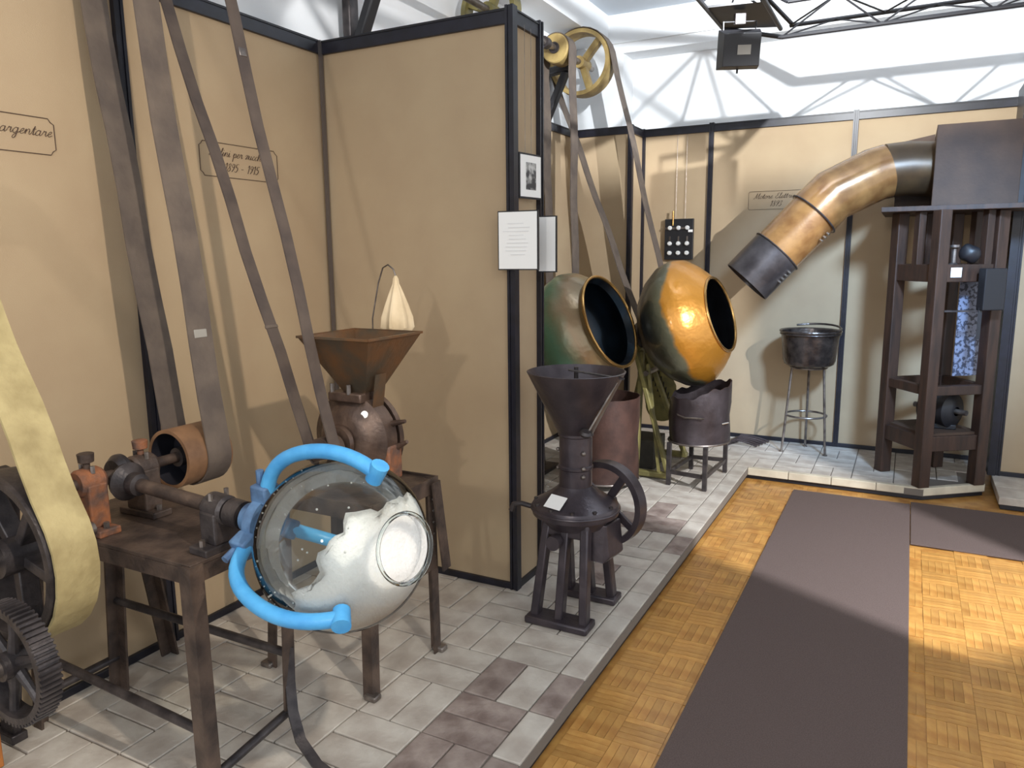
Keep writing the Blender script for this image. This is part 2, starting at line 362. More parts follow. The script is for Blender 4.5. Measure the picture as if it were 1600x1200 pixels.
for n, r_ in enumerate(tiles):
    w, h = r_[2]-r_[0]-.006, r_[3]-r_[1]-.006
    tx, ty = (r_[0]+r_[2])/2, (r_[1]+r_[3])/2; worn = any(abs(tx-a)+abs(ty-b) < .07 for a, b in ((-1.17, 1.89), (-1.17, 2.02), (-1.24, 2.22), (-.99, 2.21), (-1.24, 1.70), (-1.11, 1.70), (-.99, 1.70))) or (r_[0] > -1.45 and 3.2 < ty < 4.5 and (math.sin(tx*37+ty*91)*1000) % 1 < .4); key = (round(w, 3), round(h, 3), worn)
    p = V(((r_[0]+r_[2])/2, (r_[1]+r_[3])/2, PZ+random.uniform(-.003, .001)))
    if key not in cache:
        ob = B((-w/2, -h/2, -.02), (w/2, h/2, 0)).build('tile', TILED if worn else TILE, pl, smooth=False, bevel=.003, matrix=Matrix.Translation(p)); cache[key] = ob
    else:
        ob = cache[key].copy(); COL.objects.link(ob); ob.location = p-V(pl['_w'])
# cream stone edging along the front of the back part
for k in range(4):
    x0 = -.945+k*.279; B((x0+.002, 5.432, .03), (x0+.277, 5.475, .082)).build('edging_stone', EDGE, pl, smooth=False, bevel=.003)
MB().prism([(.172, 5.43, .03), (.535, 5.72, .03), (.51, 5.751, .03), (.15, 5.46, .03)], (0, 0, .052)).build('edging_stone', EDGE, pl, smooth=False, bevel=.003)
# second platform bit at the right end
pr2 = struct('platform_right', (1.2, 5.8, 0))
B((.60, 5.46, .0), (2.2, 6.1, .03)).build('plinth_strip', DARK, pr2, smooth=False)
for k in range(6):
    B((.59+k*.262, 5.45, .03), (.59+k*.262+.256, 5.70, .08)).build('tile', TILE, pr2, smooth=False, bevel=.003)
    B((.59+k*.262, 5.705, .03), (.59+k*.262+.256, 5.99, .08)).build('tile', TILE, pr2, smooth=False, bevel=.003)

def panel_wall(name, p0, p1, z0, z1, posts, th=.03, rail=.062, base=.03, nrm=None, ends=(True, True)):
    """panels between posts along p0->p1 (xy); posts = fractions in metres along the wall"""
    p0, p1 = V((p0[0], p0[1], 0)), V((p1[0], p1[1], 0)); d = (p1-p0); L_ = d.length; a = d.normalized(); n = V(nrm)
    w = struct(name, (p0+p1)/2+V((0, 0, z0)))
    cuts = [0]+list(posts)+[L_]
    for u, v in zip(cuts[:-1], cuts[1:]):
        c = p0+a*(u+v)/2
        MB().obox(c+V((0, 0, (z0+z1)/2))-n*.006, a*(v-u-.012), n*.012, (0, 0, z1-z0-.02)).build('panel', TAN, w, smooth=False)
        MB().obox(c+V((0, 0, z1-rail/2)), a*(v-u-.01), n*th, (0, 0, rail)).build('top_rail', FRAME, w, smooth=False, bevel=.002)
        MB().obox(c+V((0, 0, z1-.008))+n*.004, a*(v-u-.01), n*th, (0, 0, .006)).build('rail_lip', BLACK, w, smooth=False)
        MB().obox(c+V((0, 0, z0+base/2)), a*(v-u-.01), n*th, (0, 0, base)).build('bottom_rail', FRAME, w, smooth=False, bevel=.002)
    for u in ([0] if ends[0] else [])+list(posts)+([L_] if ends[1] else []):
        c = p0+a*u
        m = MB()
        for k in (-1, 0, 1): m.obox(c+a*k*.013+V((0, 0, (z0+z1)/2+.004)), a*.0115, n*(.042 if k else .034), (0, 0, z1-z0+.008))
        m.build('post', FRAME, w, smooth=False)
    return w
wl = panel_wall('wall_left', (-2.54, -.4), (-2.54, 2.91), PZ, 2.605, [2.26-1.0, 2.26], nrm=(1, 0, 0), ends=(True, False))
wp = panel_wall('wall_partition', (-2.54, 2.91), (-1.52, 2.91), PZ, 2.60, [], nrm=(0, -1, 0), ends=(False, True))
B((-2.525, 2.885, PZ), (-2.51, 2.90, 2.60)).build('corner_strip', SILVER, wp, smooth=False)
we = panel_wall('wall_partition_end', (-1.52, 2.915), (-1.52, 3.16), PZ, 2.60, [], nrm=(1, 0, 0), ends=(False, True))
panel_wall('wall_partition_rear', (-1.53, 3.165), (-2.58, 3.165), PZ, 2.60, [], nrm=(0, 1, 0), ends=(False, False))
panel_wall('wall_bay_left', (-2.58, 3.2), (-2.58, 6.05), PZ, 2.63, [.95, 1.9], nrm=(1, 0, 0), ends=(False, False))
panel_wall('wall_alcove', (-2.58, 6.06), (-2.08, 6.06), PZ, 2.63, [], nrm=(0, -1, 0), ends=(True, True))
panel_wall('wall_alcove_side', (-2.08, 6.07), (-2.08, 6.37), PZ, 2.635, [], nrm=(1, 0, 0), ends=(False, True))
wb = panel_wall('wall_back', (-2.08, 6.38), (.60, 6.38), PZ, 2.64, [.575, 1.64], nrm=(0, -1, 0), ends=(False, True))
wr = panel_wall('wall_right', (.62, 6.0), (2.4, 6.0), PZ, 2.64, [1.0], nrm=(0, -1, 0), ends=(True, True))
B((.565, 5.97, PZ), (.61, 6.38, 2.68)).build('post', FRAME, wr, smooth=False)
# building shell above the panels
s = struct('wall_upper_left', (-2.8, 3, 0)); B((-2.88, -1, 0), (-2.725, 6.9, 3.37)).build('plaster', WHITE, s, smooth=False)
s = struct('wall_upper_back', (-1, 6.6, 0))
B((-2.85, 6.44, 0), (-2.29, 6.75, 3.37)).build('pier', WHITE, s, smooth=False)
B((-2.29, 6.70, 0), (4, 6.75, 3.30)).build('niche_wall', WHITE, s, smooth=False)
B((-2.29, 6.44, 3.29), (4, 6.70, 3.37)).build('lintel', WHITE, s, smooth=False)
B((.62, 6.42, 0), (4, 6.698, 3.288)).build('pier', WHITE, s, smooth=False)
s = struct('beam_left', (-2.6, 3, 3.37)); B((-2.85, -1, 3.37), (-2.42, 6.42, 3.70)).build('plaster', WHITE, s, smooth=False)
s = struct('beam_back', (0, 6.5, 3.37)); B((-2.85, 6.42, 3.37), (4, 6.75, 3.70)).build('plaster', WHITE, s, smooth=False)
s = B((-2.42, 1.5, 3.60), (4, 6.42, 3.66)).build('ceiling', CEIL, smooth=False); s['kind'] = 'structure'
# printed cartouches on the panels
def cartouche(parent, c, ux, w, h, lines, sizes, m=INK, shift=0, notch=.018, sx=1):
    ux = V(ux); uz = V((0, 0, 1)); n = ux.cross(uz); c = V(c)+n*.0015
    pts = [(-w/2+notch, h/2), (w/2-notch, h/2), (w/2-notch*.6, h/2-notch*.6), (w/2, h/2-notch), (w/2, -h/2+notch), (w/2-notch*.6, -h/2+notch*.6), (w/2-notch, -h/2), (-w/2+notch, -h/2), (-w/2+notch*.6, -h/2+notch*.6), (-w/2, -h/2+notch), (-w/2, h/2-notch), (-w/2+notch*.6, h/2-notch*.6)]
    MB().tube([c+ux*x+uz*z for x, z in pts], .0014, 6, True).build('cartouche_border', m, parent)
    for (t, dz), sz in zip(lines, sizes): text('inscription', t, sz, m, parent, c+uz*dz+ux*shift, ux, uz, .4, sx)
cartouche(wl, (-2.5395, 1.43, 2.0), (0, 1, 0), .33, .115, [('argentare', .010)], [.0165], shift=.072)
cartouche(wl, (-2.5395, 2.385, 2.0), (0, 1, 0), .42, .135, [('Mulini per zucchero', .026), ('1895 - 1915', -.032)], [.0165, .0175])
cartouche(wb, (-.99, 6.3795, 2.02), (1, 0, 0), .41, .14, [('Motore Elettrico', .026), ('1893', -.034)], [.021, .022], notch=.008)
# ================================================================ OVERHEAD LINE SHAFT
SX, SZ = -2.44, 3.11
t = thing('line_shaft', (SX, 4, SZ), 'long steel line shaft running overhead beneath the white beam', 'shaft')
MB().cyl((SX, .6, SZ), (SX, 6.1, SZ), .022).build('shaft', STEEL, t)
for y in (2.6, 5.2): MB().cyl((SX, y-.03, SZ), (SX, y+.03, SZ), .04).build('collar', IRON, t)
def spoked_pulley(name, c, r, w, m, label, cat='pulley', spokes=4, hub=.045, mhub=None, rimt=.03, group=None, axis=(0, 1, 0), a0=.4):
    c = V(c); a, x, y = frame(axis); t = thing(name, c, label, cat, group)
    MB().lathe([(-w/2, r-rimt), (-w/2, r), (0, r+.006), (w/2, r), (w/2, r-rimt)], c, axis, 48, True).build('rim', m, t)
    MB().lathe([(-w*.55, .018), (-w*.55, hub), (w*.55, hub), (w*.55, .018)], c, axis, 24, True).build('hub', mhub or m, t)
    for k in range(spokes):
        th = a0+2*math.pi*k/spokes; dd = x*math.cos(th)+y*math.sin(th)
        MB().bar(c+dd*hub*.8, c+dd*(r-rimt*.6), .05 if spokes < 5 else .03, w*.4, side=a.cross(dd)).build('spoke', mhub or m, t, bevel=.004)
    return t
def drum(name, c, r, w, m, label):
    c = V(c); t = thing(name, c, label, 'pulley')
    MB().lathe([(-w/2, .02), (-w/2, r*.93), (-w/2+.01, r), (w/2-.01, r), (w/2, r*.93), (w/2, .02)], c, (0, 1, 0), 36).build('drum', m, t)
    MB().cyl(c-V((0, w/2+.015, 0)), c-V((0, w/2-.005, 0)), .04).build('hub', IRON, t); return t
spoked_pulley('belt_pulley', (SX, 5.9, SZ), .25, .15, WOODY, 'large yellow wooden pulley with open rim on the overhead shaft', spokes=3, a0=.2)
drum('belt_drum', (SX, 5.44, SZ), .105, .16, WOODY, 'small pale wooden drum on the overhead shaft beside the large pulley')
spoked_pulley('belt_pulley', (SX, 4.40, SZ), .19, .10, OLIVE, 'olive green pulley on the overhead shaft showing above the partition rail', spokes=4)
drum('belt_drum', (SX, 1.735, SZ), .125, .14, WOODP, 'brown wooden drum overhead carrying the wide grey belt')
drum('belt_drum', (SX, 1.97, SZ), .175, .09, WOODP, 'brown wooden drum overhead carrying the narrow mill belt')
for y, zz in ((3.3, 0), (5.62, 0)):
    t = thing('shaft_bracket', (-2.68, y, 2.6), 'black cast iron wall bracket holding the shaft ' + ('above the tan partition' if y < 4 else 'next to the small wooden drum'), 'bracket')
    MB().bar((-2.66, y, 2.5), (-2.66, y, 3.06), .08, .05, (0, 1, 0)).build('back_plate', IRON, t, bevel=.01)
    MB().bar((-2.68, y, 3.0), (SX+.05, y, 3.03), .08, .055, (0, 1, 0)).build('arm', BLACK, t, bevel=.01)
    MB().bar((-2.66, y, 2.58), (SX-.02, y, 3.0), .07, .05, (0, 1, 0)).build('brace', BLACK, t, bevel=.01)
    MB().lathe([(-.04, .024), (-.04, .05), (.04, .05), (.04, .024)], (SX, y, SZ), (0, 1, 0), 24, True).build('bearing', IRON, t)
def belt(name, c0, r0, c1_, r1, w, m, label, th=.006, cross=0, wv=None, n=14):
    """closed belt round two pulleys with axes along Y"""
    c0, c1_ = V(c0), V(c1_); d = V((c1_.x-c0.x, 0, c1_.z-c0.z)); L_ = d.length; a = d/L_; nn = V((a.z, 0, -a.x))  # nn = right side (+x for upward a)
    be = math.asin((r1-r0)/L_); pts = []
    def P(c, r, ang): return c+(nn*math.cos(ang)+a*math.sin(ang))*(r+th/2)
    for k in range(n+1): pts.append(P(c1_, r1, -be+(math.pi+2*be)*k/n))
    lo = pts[-1]; s0 = P(c0, r0, math.pi+be)
    for k in range(1, 12):
        q = lo.lerp(s0, k/12); pts.append(q+a.cross(V((0, 1, 0)))*.006*math.sin(k*1.7))
    for k in range(n+1): pts.append(P(c0, r0, math.pi+be+(math.pi-2*be)*k/n))
    lo = pts[-1]; s0 = pts[0]
    for k in range(1, 12):
        q = lo.lerp(s0, k/12); pts.append(q+a.cross(V((0, 1, 0)))*.006*math.sin(k*1.3))
    o = MB().ribbon(pts, (0, w, 0), th).build(name, m); return tag(o, label, 'belt'), pts
b1, q1 = belt('drive_belt', (-2.14, 1.735, .945), .102, (SX, 1.735, SZ), .128, .095, BELT, 'wide grey leather belt around the wooden pulley on the globe table')
b2, q2 = belt('drive_belt', (-1.79, 1.97, .935), .052, (SX, 1.97, SZ), .178, .05, BELTD, 'narrow dark leather belt driving the square-hopper disc mill')
def splice(o, pts, k, f, w, h, m):
    p, q = pts[k], pts[k+1]; c = p.lerp(q, f); d = (q-p).normalized(); n = d.cross(V((0, 1, 0)))
    MB().obox(c, d*h, (0, w, 0), n*.011).build('splice_plate', m, o, bevel=.002)
splice(b1, q1, -10, .2, .05, .028, STICK); splice(b1, q1, -2, .3, .096, .008, BELTY); splice(b2, q2, -5, .3, .03, .03, STEEL); splice(b2, q2, 23, .5, .054, .012, BELT)
belt('drive_belt', (-2.40, 5.44, .95), .105, (SX, 5.44, SZ), .108, .13, BELT, 'thin vertical belt strands from the small overhead drum behind the green pan')
belt('drive_belt', (-1.60, 5.62, .78), .10, (SX, 5.9, SZ), .258, .13, BELT, 'thin slanting belt from the large yellow pulley to the orange pan drive')
# ================================================================ LEFT MACHINE: gear, wheel and yellow belt
WC = V((-2.085, 1.10, .82))
t = spoked_pulley('flat_belt_wheel', WC, .228, .13, IRON, 'large dark iron spoked wheel wrapped by the yellow belt', 'wheel', spokes=5, rimt=.02, hub=.05, a0=.9)
UC = V((-2.41, 1.10, 1.80))
o, _ = belt('drive_belt', WC, .2365, UC, .085, .115, BELTY, 'broad yellow leather belt wrapped around the dark iron wheel', th=.008)
drum('belt_drum', UC, .082, .14, IRON, 'small iron drum near the left wall carrying the yellow belt')
t = thing('gear_frame', (-2.2, .98, PZ), 'dark cast iron frame carrying the gear and wheel shafts by the left wall', 'frame')
for y in (.99, 1.20):
    MB().bar((-2.47, y, PZ), (-2.30, y, 1.0), .07, .03, (1, 0, 0)).build('leg', IRON, t, bevel=.004)
    MB().bar((-2.52, y, PZ+.015), (-2.42, y, PZ+.015), .05, .03, (0, 1, 0)).build('foot', IRON, t, bevel=.004)
MB().bar((-2.28, .97, .82), (-2.05, .97, .82), .04, .06, (0, 1, 0)).build('bearing_arm', IRON, t, bevel=.004)
MB().bar((-2.36, 1.005, .50), (-1.90, 1.005, .62), .03, .05, (0, 1, 0)).build('bearing_arm', IRON, t, bevel=.004)
MB().cyl((WC.x, .94, WC.z), (WC.x, 1.3, WC.z), .02).build('wheel_shaft', STEEL, t)
MB().cyl((-1.9, .86, .62), (-1.9, 1.02, .62), .02).build('gear_shaft', STEEL, t)
MB().bar((-2.38, 1.20, 1.80), (-2.538, 1.20, 1.80), .03, .03).build('drum_arm', IRON, t)
MB().cyl((-2.41, 1.16, 1.80), (-2.41, 1.21, 1.80), .012).build('drum_axle', STEEL, t)
GC = V((-1.9, .95, .62)); GR = .157
t = thing('spur_gear', GC, 'dark cast iron spur gear with six spokes below the yellow belt', 'gear')
NT = 64; m = MB(); P = []
for yy in (-.026, .026):
    for k in range(NT):
        for dth, rr in ((0, GR-.008), (.25, GR-.008), (.35, GR), (.75, GR), (.85, GR-.008)):
            th = 2*math.pi*(k+dth)/NT; P.append(GC+V((rr*math.cos(th), yy, rr*math.sin(th))))
for yy in (-.026, .026):
    for k in range(NT*5):
        th = 2*math.pi*k/(NT*5); P.append(GC+V(((GR-.024)*math.cos(th), yy, (GR-.024)*math.sin(th))))
n5 = NT*5; fs = []
for k in range(n5):
    j = (k+1) % n5; fs += [(k, j, n5+j, n5+k), (2*n5+k, 2*n5+j, j, k), (3*n5+k, 3*n5+j, n5+j, n5+k), (2*n5+k, 2*n5+j, 3*n5+j, 3*n5+k)]
m.add(P, fs).build('toothed_rim', IRON, t, smooth=False)
MB().lathe([(-.035, .02), (-.035, .034), (.035, .034), (.035, .02)], GC, (0, 1, 0), 24, True).build('hub', IRON, t)
for k in range(6):
    th = .35+math.pi*k/3; d = V((math.cos(th), 0, math.sin(th)))
    MB().tube([GC+d*.028, GC+d*.08, GC+d*(GR-.02)], [.015, .011, .013], 10).build('spoke', IRON, t)
tag(B((-2.39, 1.07, PZ), (-2.345, 1.11, PZ+.13)).build('wooden_post', mat('orange_wood', srgb(176, 110, 52), srgb(150, 90, 44), .5), bevel=.003), 'short orange wooden post standing in front of the spur gear', 'post')
# ================================================================ GLOBE TABLE
TZ = .79
t = thing('iron_table', (-2.0, 1.5, PZ), 'dark iron work table carrying shafts and bearings beside the glass globe', 'table')
B((-2.38, 1.285, TZ-.012), (-1.655, 1.64, TZ)).build('table_top', IRONB, t, smooth=False, bevel=.002)
for a, b in (((-2.38, 1.285), (-1.655, 1.295)), ((-2.38, 1.63), (-1.655, 1.64)), ((-2.38, 1.285), (-2.37, 1.64)), ((-1.665, 1.285), (-1.655, 1.64))):
    B((a[0], a[1], TZ-.058), (b[0], b[1], TZ-.012)).build('apron', IRONB, t, smooth=False)
legs = {'fr': ((-1.65, 1.279, TZ-.004), (-1.635, 1.272, PZ)), 'br': ((-1.65, 1.646, TZ-.004), (-1.632, 1.603, .19)), 'fl': ((-2.385, 1.279, TZ-.004), (-2.46, 1.27, PZ)), 'bl': ((-2.375, 1.56, TZ-.012), (-2.42, 1.55, PZ)), 'bm': ((-2.36, 1.635, TZ-.012), (-2.47, 1.80, PZ))}
for k, (a, b) in legs.items():
    m = MB(); s_ = 1 if 'r' in k else -1; q = -1 if 'f' in k else 1
    m.bar(V(a), V(b), .045, .008, (1, 0, 0)); m.bar(V(a), V(b), .045, .008, (0, 1, 0))
    for i in range(8): m.v[i] = m.v[i]+V((-s_*.0185, 0, 0))
    for i in range(8, 16): m.v[i] = m.v[i]+V((0, -q*.0185, 0))
    m.build('leg', IRONB, t, smooth=False)
for a, b in (((-2.43, 1.285, .345), (-1.645, 1.285, .30)), ((-2.41, 1.55, .42), (-1.645, 1.605, .38)), ((-1.64, 1.285, .16), (-1.635, 1.60, .20)), ((-2.42, 1.28, .2), (-2.42, 1.55, .2))):
    MB().cyl(a, b, .014, n=12).build('stretcher', IRON, t)
MB().ribbon([(-1.64, 1.60, .40), (-1.63, 1.59, .29), (-1.605, 1.57, .21), (-1.555, 1.545, .145), (-1.48, 1.53, .10), (-1.40, 1.52, .086)], V((.012, .03, 0)), .008, False).build('curved_foot', IRON, t)
for x, y in ((-1.69, 1.283), (-1.653, 1.31)): MB().sphere((x, y, TZ-.035), .007, 8, 6).build('bolt', CHROME, t)
def bearing(name, c, along, m, label, cup=True, mcup=None, sc=1.0):
    c = V(c); a = V(along).normalized(); sd = V((0, 0, 1)).cross(a); t = thing(name, (c.x, c.y, TZ), label, 'bearing')
    MB().obox((c.x, c.y, TZ+.011), sd*.17*sc, a*.07*sc, (0, 0, .022)).build('base_plate', m, t, smooth=False, bevel=.004)
    MB().obox((c.x, c.y, (TZ+.02+c.z)/2), sd*.095*sc, a*.062*sc, (0, 0, c.z-TZ-.02)).build('pedestal', m, t, smooth=False, bevel=.006)
    MB().lathe([(-.04*sc, .016), (-.04*sc, .036*sc), (-.03*sc, .043*sc), (.03*sc, .043*sc), (.04*sc, .036*sc), (.04*sc, .016)], c, a, 28, True).build('housing', m, t)
    for s_ in (-1, 1):
        MB().cyl(V((c.x, c.y, TZ+.022))+sd*.067*sc*s_, V((c.x, c.y, TZ+.04))+sd*.067*sc*s_, .009, n=6).build('bolt', STEEL, t)
        MB().cyl(c+sd*.028*sc*s_+V((0, 0, .03)), c+sd*.028*sc*s_+V((0, 0, .052)), .007, n=6).build('cap_bolt', STEEL, t)
    if cup:
        g = MB().lathe([(0, 0), (0, .01), (.015, .01), (.02, .022), (.045, .024), (.047, .02), (.047, 0)], c+V((0, 0, .042*sc)), (0, 0, 1), 16).build('grease_cup', mcup or m, t)
    return t
PX, PZS = -2.14, .945
G = V((PX, 1.43, .93)); BB = V((-1.70, 1.442, .885)); hub0 = V((-1.25, 1.43, .873))-V((.99, .02, -.07)).normalized()*.30
gdir = (hub0-G).normalized(); BB = G+gdir*.45
bearing('plummer_block', (PX, 1.335, PZS), (0, 1, 0), RUST, 'rusty orange bearing block with grease cup on the iron table', True, IRONB)
bearing('plummer_block', (PX, 1.515, PZS), (0, 1, 0), IRONB, 'dark bearing block topped by a rusty grease cup beside the wooden pulley', True, RUST)
bearing('plummer_block', BB, gdir, IRON, 'dark bearing block at the table edge behind the blue globe hub', False)
t = thing('pulley_shaft', (PX, 1.6, PZS), 'short steel shaft running through the bearings to the wooden pulley', 'shaft')
MB().cyl((PX, 1.28, PZS), (PX, 1.81, PZS), .017).build('rod', IRONB, t)
MB().lathe([(-.02, .017), (-.02, .045), (0, .06), (.012, .06), (.02, .04), (.02, .017)], (PX, 1.435, PZS), (0, 1, 0), 32, True).build('bevel_gear', IRON, t)
t = thing('wooden_pulley', (PX, 1.70, PZS), 'hollow brown wooden pulley with shaded dark inside carrying the wide grey belt', 'pulley')
MB().lathe([(-.09, .088), (-.09, .1), (.09, .1), (.09, .088)], (PX, 1.705, PZS), (0, 1, 0), 48, True).build('drum', WOODP, t)
MB().lathe([(-.0, .02), (-.0, .09), (.012, .09), (.012, .02)], (PX, 1.705, PZS), (0, 1, 0), 32, True).build('web', DARK, t)
MB().lathe([(-.06, .018), (-.06, .032), (.05, .032), (.05, .018)], (PX, 1.705, PZS), (0, 1, 0), 24, True).build('hub', IRON, t)
MB().lathe([(-.089, .0872), (0, .0872)], (PX, 1.705, PZS), (0, 1, 0), 40).build('inner_skin', DARK, t)  # added dark sleeve: shade inside the hollow drum put into its colour
t = thing('globe_shaft', G, 'brown iron pipe shaft leading to the blue globe hub', 'shaft')
MB().cyl(G+gdir*.06, hub0, .021).build('rod', IRONB, t)
MB().lathe([(0, .02), (0, .055), (.015, .06), (.04, .035), (.07, .034), (.075, .02)], G+gdir*.035, gdir, 28, True).build('bevel_gear', IRON, t)
MB().lathe([(-.025, .021), (-.025, .04), (.025, .04), (.025, .021)], BB+gdir*.075, gdir, 24, True).build('collar', IRON, t)
# glass globe
GCn = V((-1.25, 1.43, .873)); R = .222; ga = V((.955, -.20, .19)).normalized()
toc = (V((0, 0, HC))-GCn).normalized(); cp = (toc-ga*toc.dot(ga)).normalized(); wv = ga.cross(cp)
if wv.z < 0: wv = -wv
t = thing('glass_globe', GCn-V((0, 0, R)), 'large clear glass globe with round neck held by blue arms', 'glass globe')
prof = [(-R*math.cos(th), R*math.sin(th)) for th in [math.pi*k/40 for k in range(0, 33)] if True]
prof = [p for p in prof if p[0] < R*.86]+[(R*.90, .088), (R*.96, .080), (R*1.06, .078), (R*1.10, .083)]
MB().lathe(prof, GCn, ga, 64).build('bowl', GLASS, t)
MB().torus(GCn+ga*R*1.10, ga, .083, .005, 48, 8).build('neck_ring', GLASS, t)
# white sugar crust
rimg = cr; dn = (rimg*.66-cu*.60+toc*.45).normalized()
m = MB(); rr = R*.975; nn_ = -dn; h0 = -.12*R
a_, x_, y_ = frame(dn); vs = []; fs = []; nu, nvv = 72, 30
for i in range(nvv+1):
    ph = math.pi*i/nvv
    for k in range(nu):
        th = 2*math.pi*k/nu; d = a_*math.cos(ph)+(x_*math.cos(th)+y_*math.sin(th))*math.sin(ph); p = d*rr
        ax = p.dot(ga)
        hh = p.dot(dn); lim = .38*R+.012*math.sin(5*th)+.009*math.sin(11*th+1)+.006*math.sin(23*th)
        if hh < lim: p = p*(1-.0)+dn*(lim-hh+.006*math.sin(9*th+4*ph)); rad = (p-dn*p.dot(dn)); mx = math.sqrt(max(rr*rr-p.dot(dn)**2, 0)); p = dn*p.dot(dn)+(rad*min(1, mx/max(rad.length, 1e-6)))
        if p.dot(ga) > R*.84: p = p-ga*(p.dot(ga)-R*.84)
        vs.append(GCn+p)
for i in range(nvv):
    for k in range(nu): fs.append((i*nu+k, i*nu+(k+1) % nu, (i+1)*nu+(k+1) % nu, (i+1)*nu+k))
m.add(vs, fs)
for k in range(46):
    d = (cp*random.uniform(.2, 1)+wv*random.uniform(-.9, .9)+ga*random.uniform(-.7, .7)).normalized(); m.sphere(GCn+d*R*.975, random.uniform(.0012, .0032), 6, 4)
s = m.build('sugar_crust', SUGAR); s['kind'] = 'stuff'; tag(s, 'white sugar crust and specks inside the glass globe', 'sugar')
# blue holder
ha = V((.99, .02, -.07)).normalized(); hp = (toc-ha*toc.dot(ha)).normalized(); hw = ha.cross(hp)
if hw.z < 0: hw = -hw
hubp = GCn-ha*(R+.02)
t = thing('globe_holder', hubp, 'bright blue three armed iron holder clamping the glass globe', 'holder')
MB().lathe([(-.085, .022), (-.085, .04), (-.045, .042), (-.035, .075), (-.005, .075), (-.005, .02)], hubp, ha, 28, True).build('hub', BLUED, t)
for k, az in enumerate((56, -53, 180)):
    n_ = hp*math.cos(math.radians(az))+hw*math.sin(math.radians(az)); pts = []
    e_ = (62, 54, 84)[k]
    for q in range(21):
        th = math.radians(166-(166-e_)*q/20); pts.append(GCn+(ha*math.cos(th)+n_*math.sin(th))*(R+.026+.024*math.exp(-((math.degrees(th)-145)/28)**2)))
    side = ha.cross(n_)
    ar = MB().tube(pts, .0195, 14).build('arm', BLUE, t)
    pe = pts[-1]; pn = (pe-GCn).normalized(); MB().cyl(pe-pn*.024, pe+pn*.026, .021, .023, 14).build('boss', BLUE, ar)
    MB().obox(pts[1]-ha*.008, ha*.055, side*.055, n_*.05).build('clamp', BLUED, ar, bevel=.006)
    MB().cyl(pts[1]+n_*.02-ha*.02, pts[1]+n_*.062-ha*.02, .011, n=8).build('clamp_bolt', BLUED, ar)
# ================================================================ DISC MILL
t = thing('mill_table', (-1.79, 2.1, PZ), 'brown angle iron stand with splayed legs under the disc mill', 'stand')
for x, y, fx, fy in ((-1.57, 1.93, -1.56, 1.90), (-1.55, 2.30, -1.535, 2.29), (-2.02, 1.93, -2.05, 1.90), (-2.02, 2.30, -2.05, 2.30)):
    a, b = V((x, y, .775)), V((fx, fy, PZ)); s_ = 1 if x > -1.8 else -1; q = -1 if y < 2.1 else 1
    m = MB(); m.bar(a, b, .042, .007, (1, 0, 0)); m.bar(a, b, .042, .007, (0, 1, 0))
    for i in range(8): m.v[i] = m.v[i]+V((-s_*.0175, 0, 0))
    for i in range(8, 16): m.v[i] = m.v[i]+V((0, -q*.0175, 0))
    lg = m.build('leg', IRONB, t, smooth=False); MB().box((fx-.025, fy-.02, PZ), (fx+.025, fy+.02, PZ+.02)).build('foot', STEEL, lg, bevel=.005)
B((-2.034, 1.918, .755), (-1.546, 2.309, .771)).build('table_top', IRONB, t, smooth=False)
for a, b in (((-1.545, 1.92, .72), (-1.54, 2.31, .78)), ((-2.04, 1.91, .72), (-1.54, 1.917, .78)), ((-2.04, 2.31, .72), (-1.54, 2.317, .78))): B(a, b).build('apron', IRONB, t, smooth=False)
MB().bar((-1.55, 1.91, .42), (-1.543, 2.295, .44), .03, .008, (0, 0, 1)).build('stretcher', IRONB, t)
MB().bar((-1.52, 2.27, .77), (-1.50, 2.30, .42), .05, .008, (0, 1, 0)).build('brace', IRONB, t)
for k in range(8): MB().sphere((-1.545, 2.283, .74-k*.045), .006, 8, 6).build('rivet', STEEL, t)
MC = V((-1.78, 2.14, .945))
t = thing('disc_mill', (MC.x, MC.y, .78), 'old bronze coloured disc mill body on the riveted iron stand', 'mill')
MB().lathe([(-.075, .02), (-.075, .09), (-.06, .115), (-.045, .128), (-.03, .165), (.03, .165), (.05, .14), (.07, .14), (.085, .1), (.085, .02)], MC, (0, 1, 0), 48).build('housing', MILLBR, t)
MB().lathe([(-.0, .15), (-.012, .172), (.012, .172), (0, .15)], MC+V((0, .05, 0)), (0, 1, 0), 48, True).build('flange', MILLBR, t)
MB().lathe([(-.20, .018), (-.20, .047), (-.12, .047), (-.12, .03), (-.07, .03), (-.07, .018)], MC+V((0, .0, -.01)), (0, 1, 0), 28).build('pulley', IRONB, t)
MB().lathe([(-.105, .02), (-.105, .058), (-.09, .062), (-.08, .058), (-.08, .02)], MC, (0, 1, 0), 28, True).build('hub_ring', MILLBR, t)
MB().cyl(MC+V((0, -.26, -.01)), MC+V((0, .15, -.01)), .016).build('shaft', STEEL, t)
MB().box((MC.x-.13, MC.y-.05, .771), (MC.x+.15, MC.y+.06, .84)).build('foot', MILLBR, t, bevel=.012)
MB().box((MC.x+.06, MC.y-.03, .80), (MC.x+.17, MC.y+.05, .93)).build('outlet', RUST, t, bevel=.008)
MB().box((MC.x-.075, MC.y-.06, MC.z+.14), (MC.x+.075, MC.y+.06, MC.z+.175)).build('neck_plate', MILLBR, t, bevel=.006)
for dx, dy in ((-.06, -.05), (.02, -.055), (.065, .04)):
    MB().cyl((MC.x+dx, MC.y+dy, MC.z+.17), (MC.x+dx, MC.y+dy, MC.z+.205), .009, n=8).build('wing_bolt', STEEL, t)
for a, b in (((.15, .02, .06), (.21, .02, .075)), ((.16, .03, -.03), (.215, .02, .0))): MB().cyl(MC+V(a), MC+V(b), .012, .007, 10).build('handle', MILLBR, t)
MB().lathe([(0, 0), (0, .014), (.002, .014), (.002, 0)], MC+V((.08, -.046, .10)), (.3, -1, .4), 12).build('paper_tag', PAPER, t)
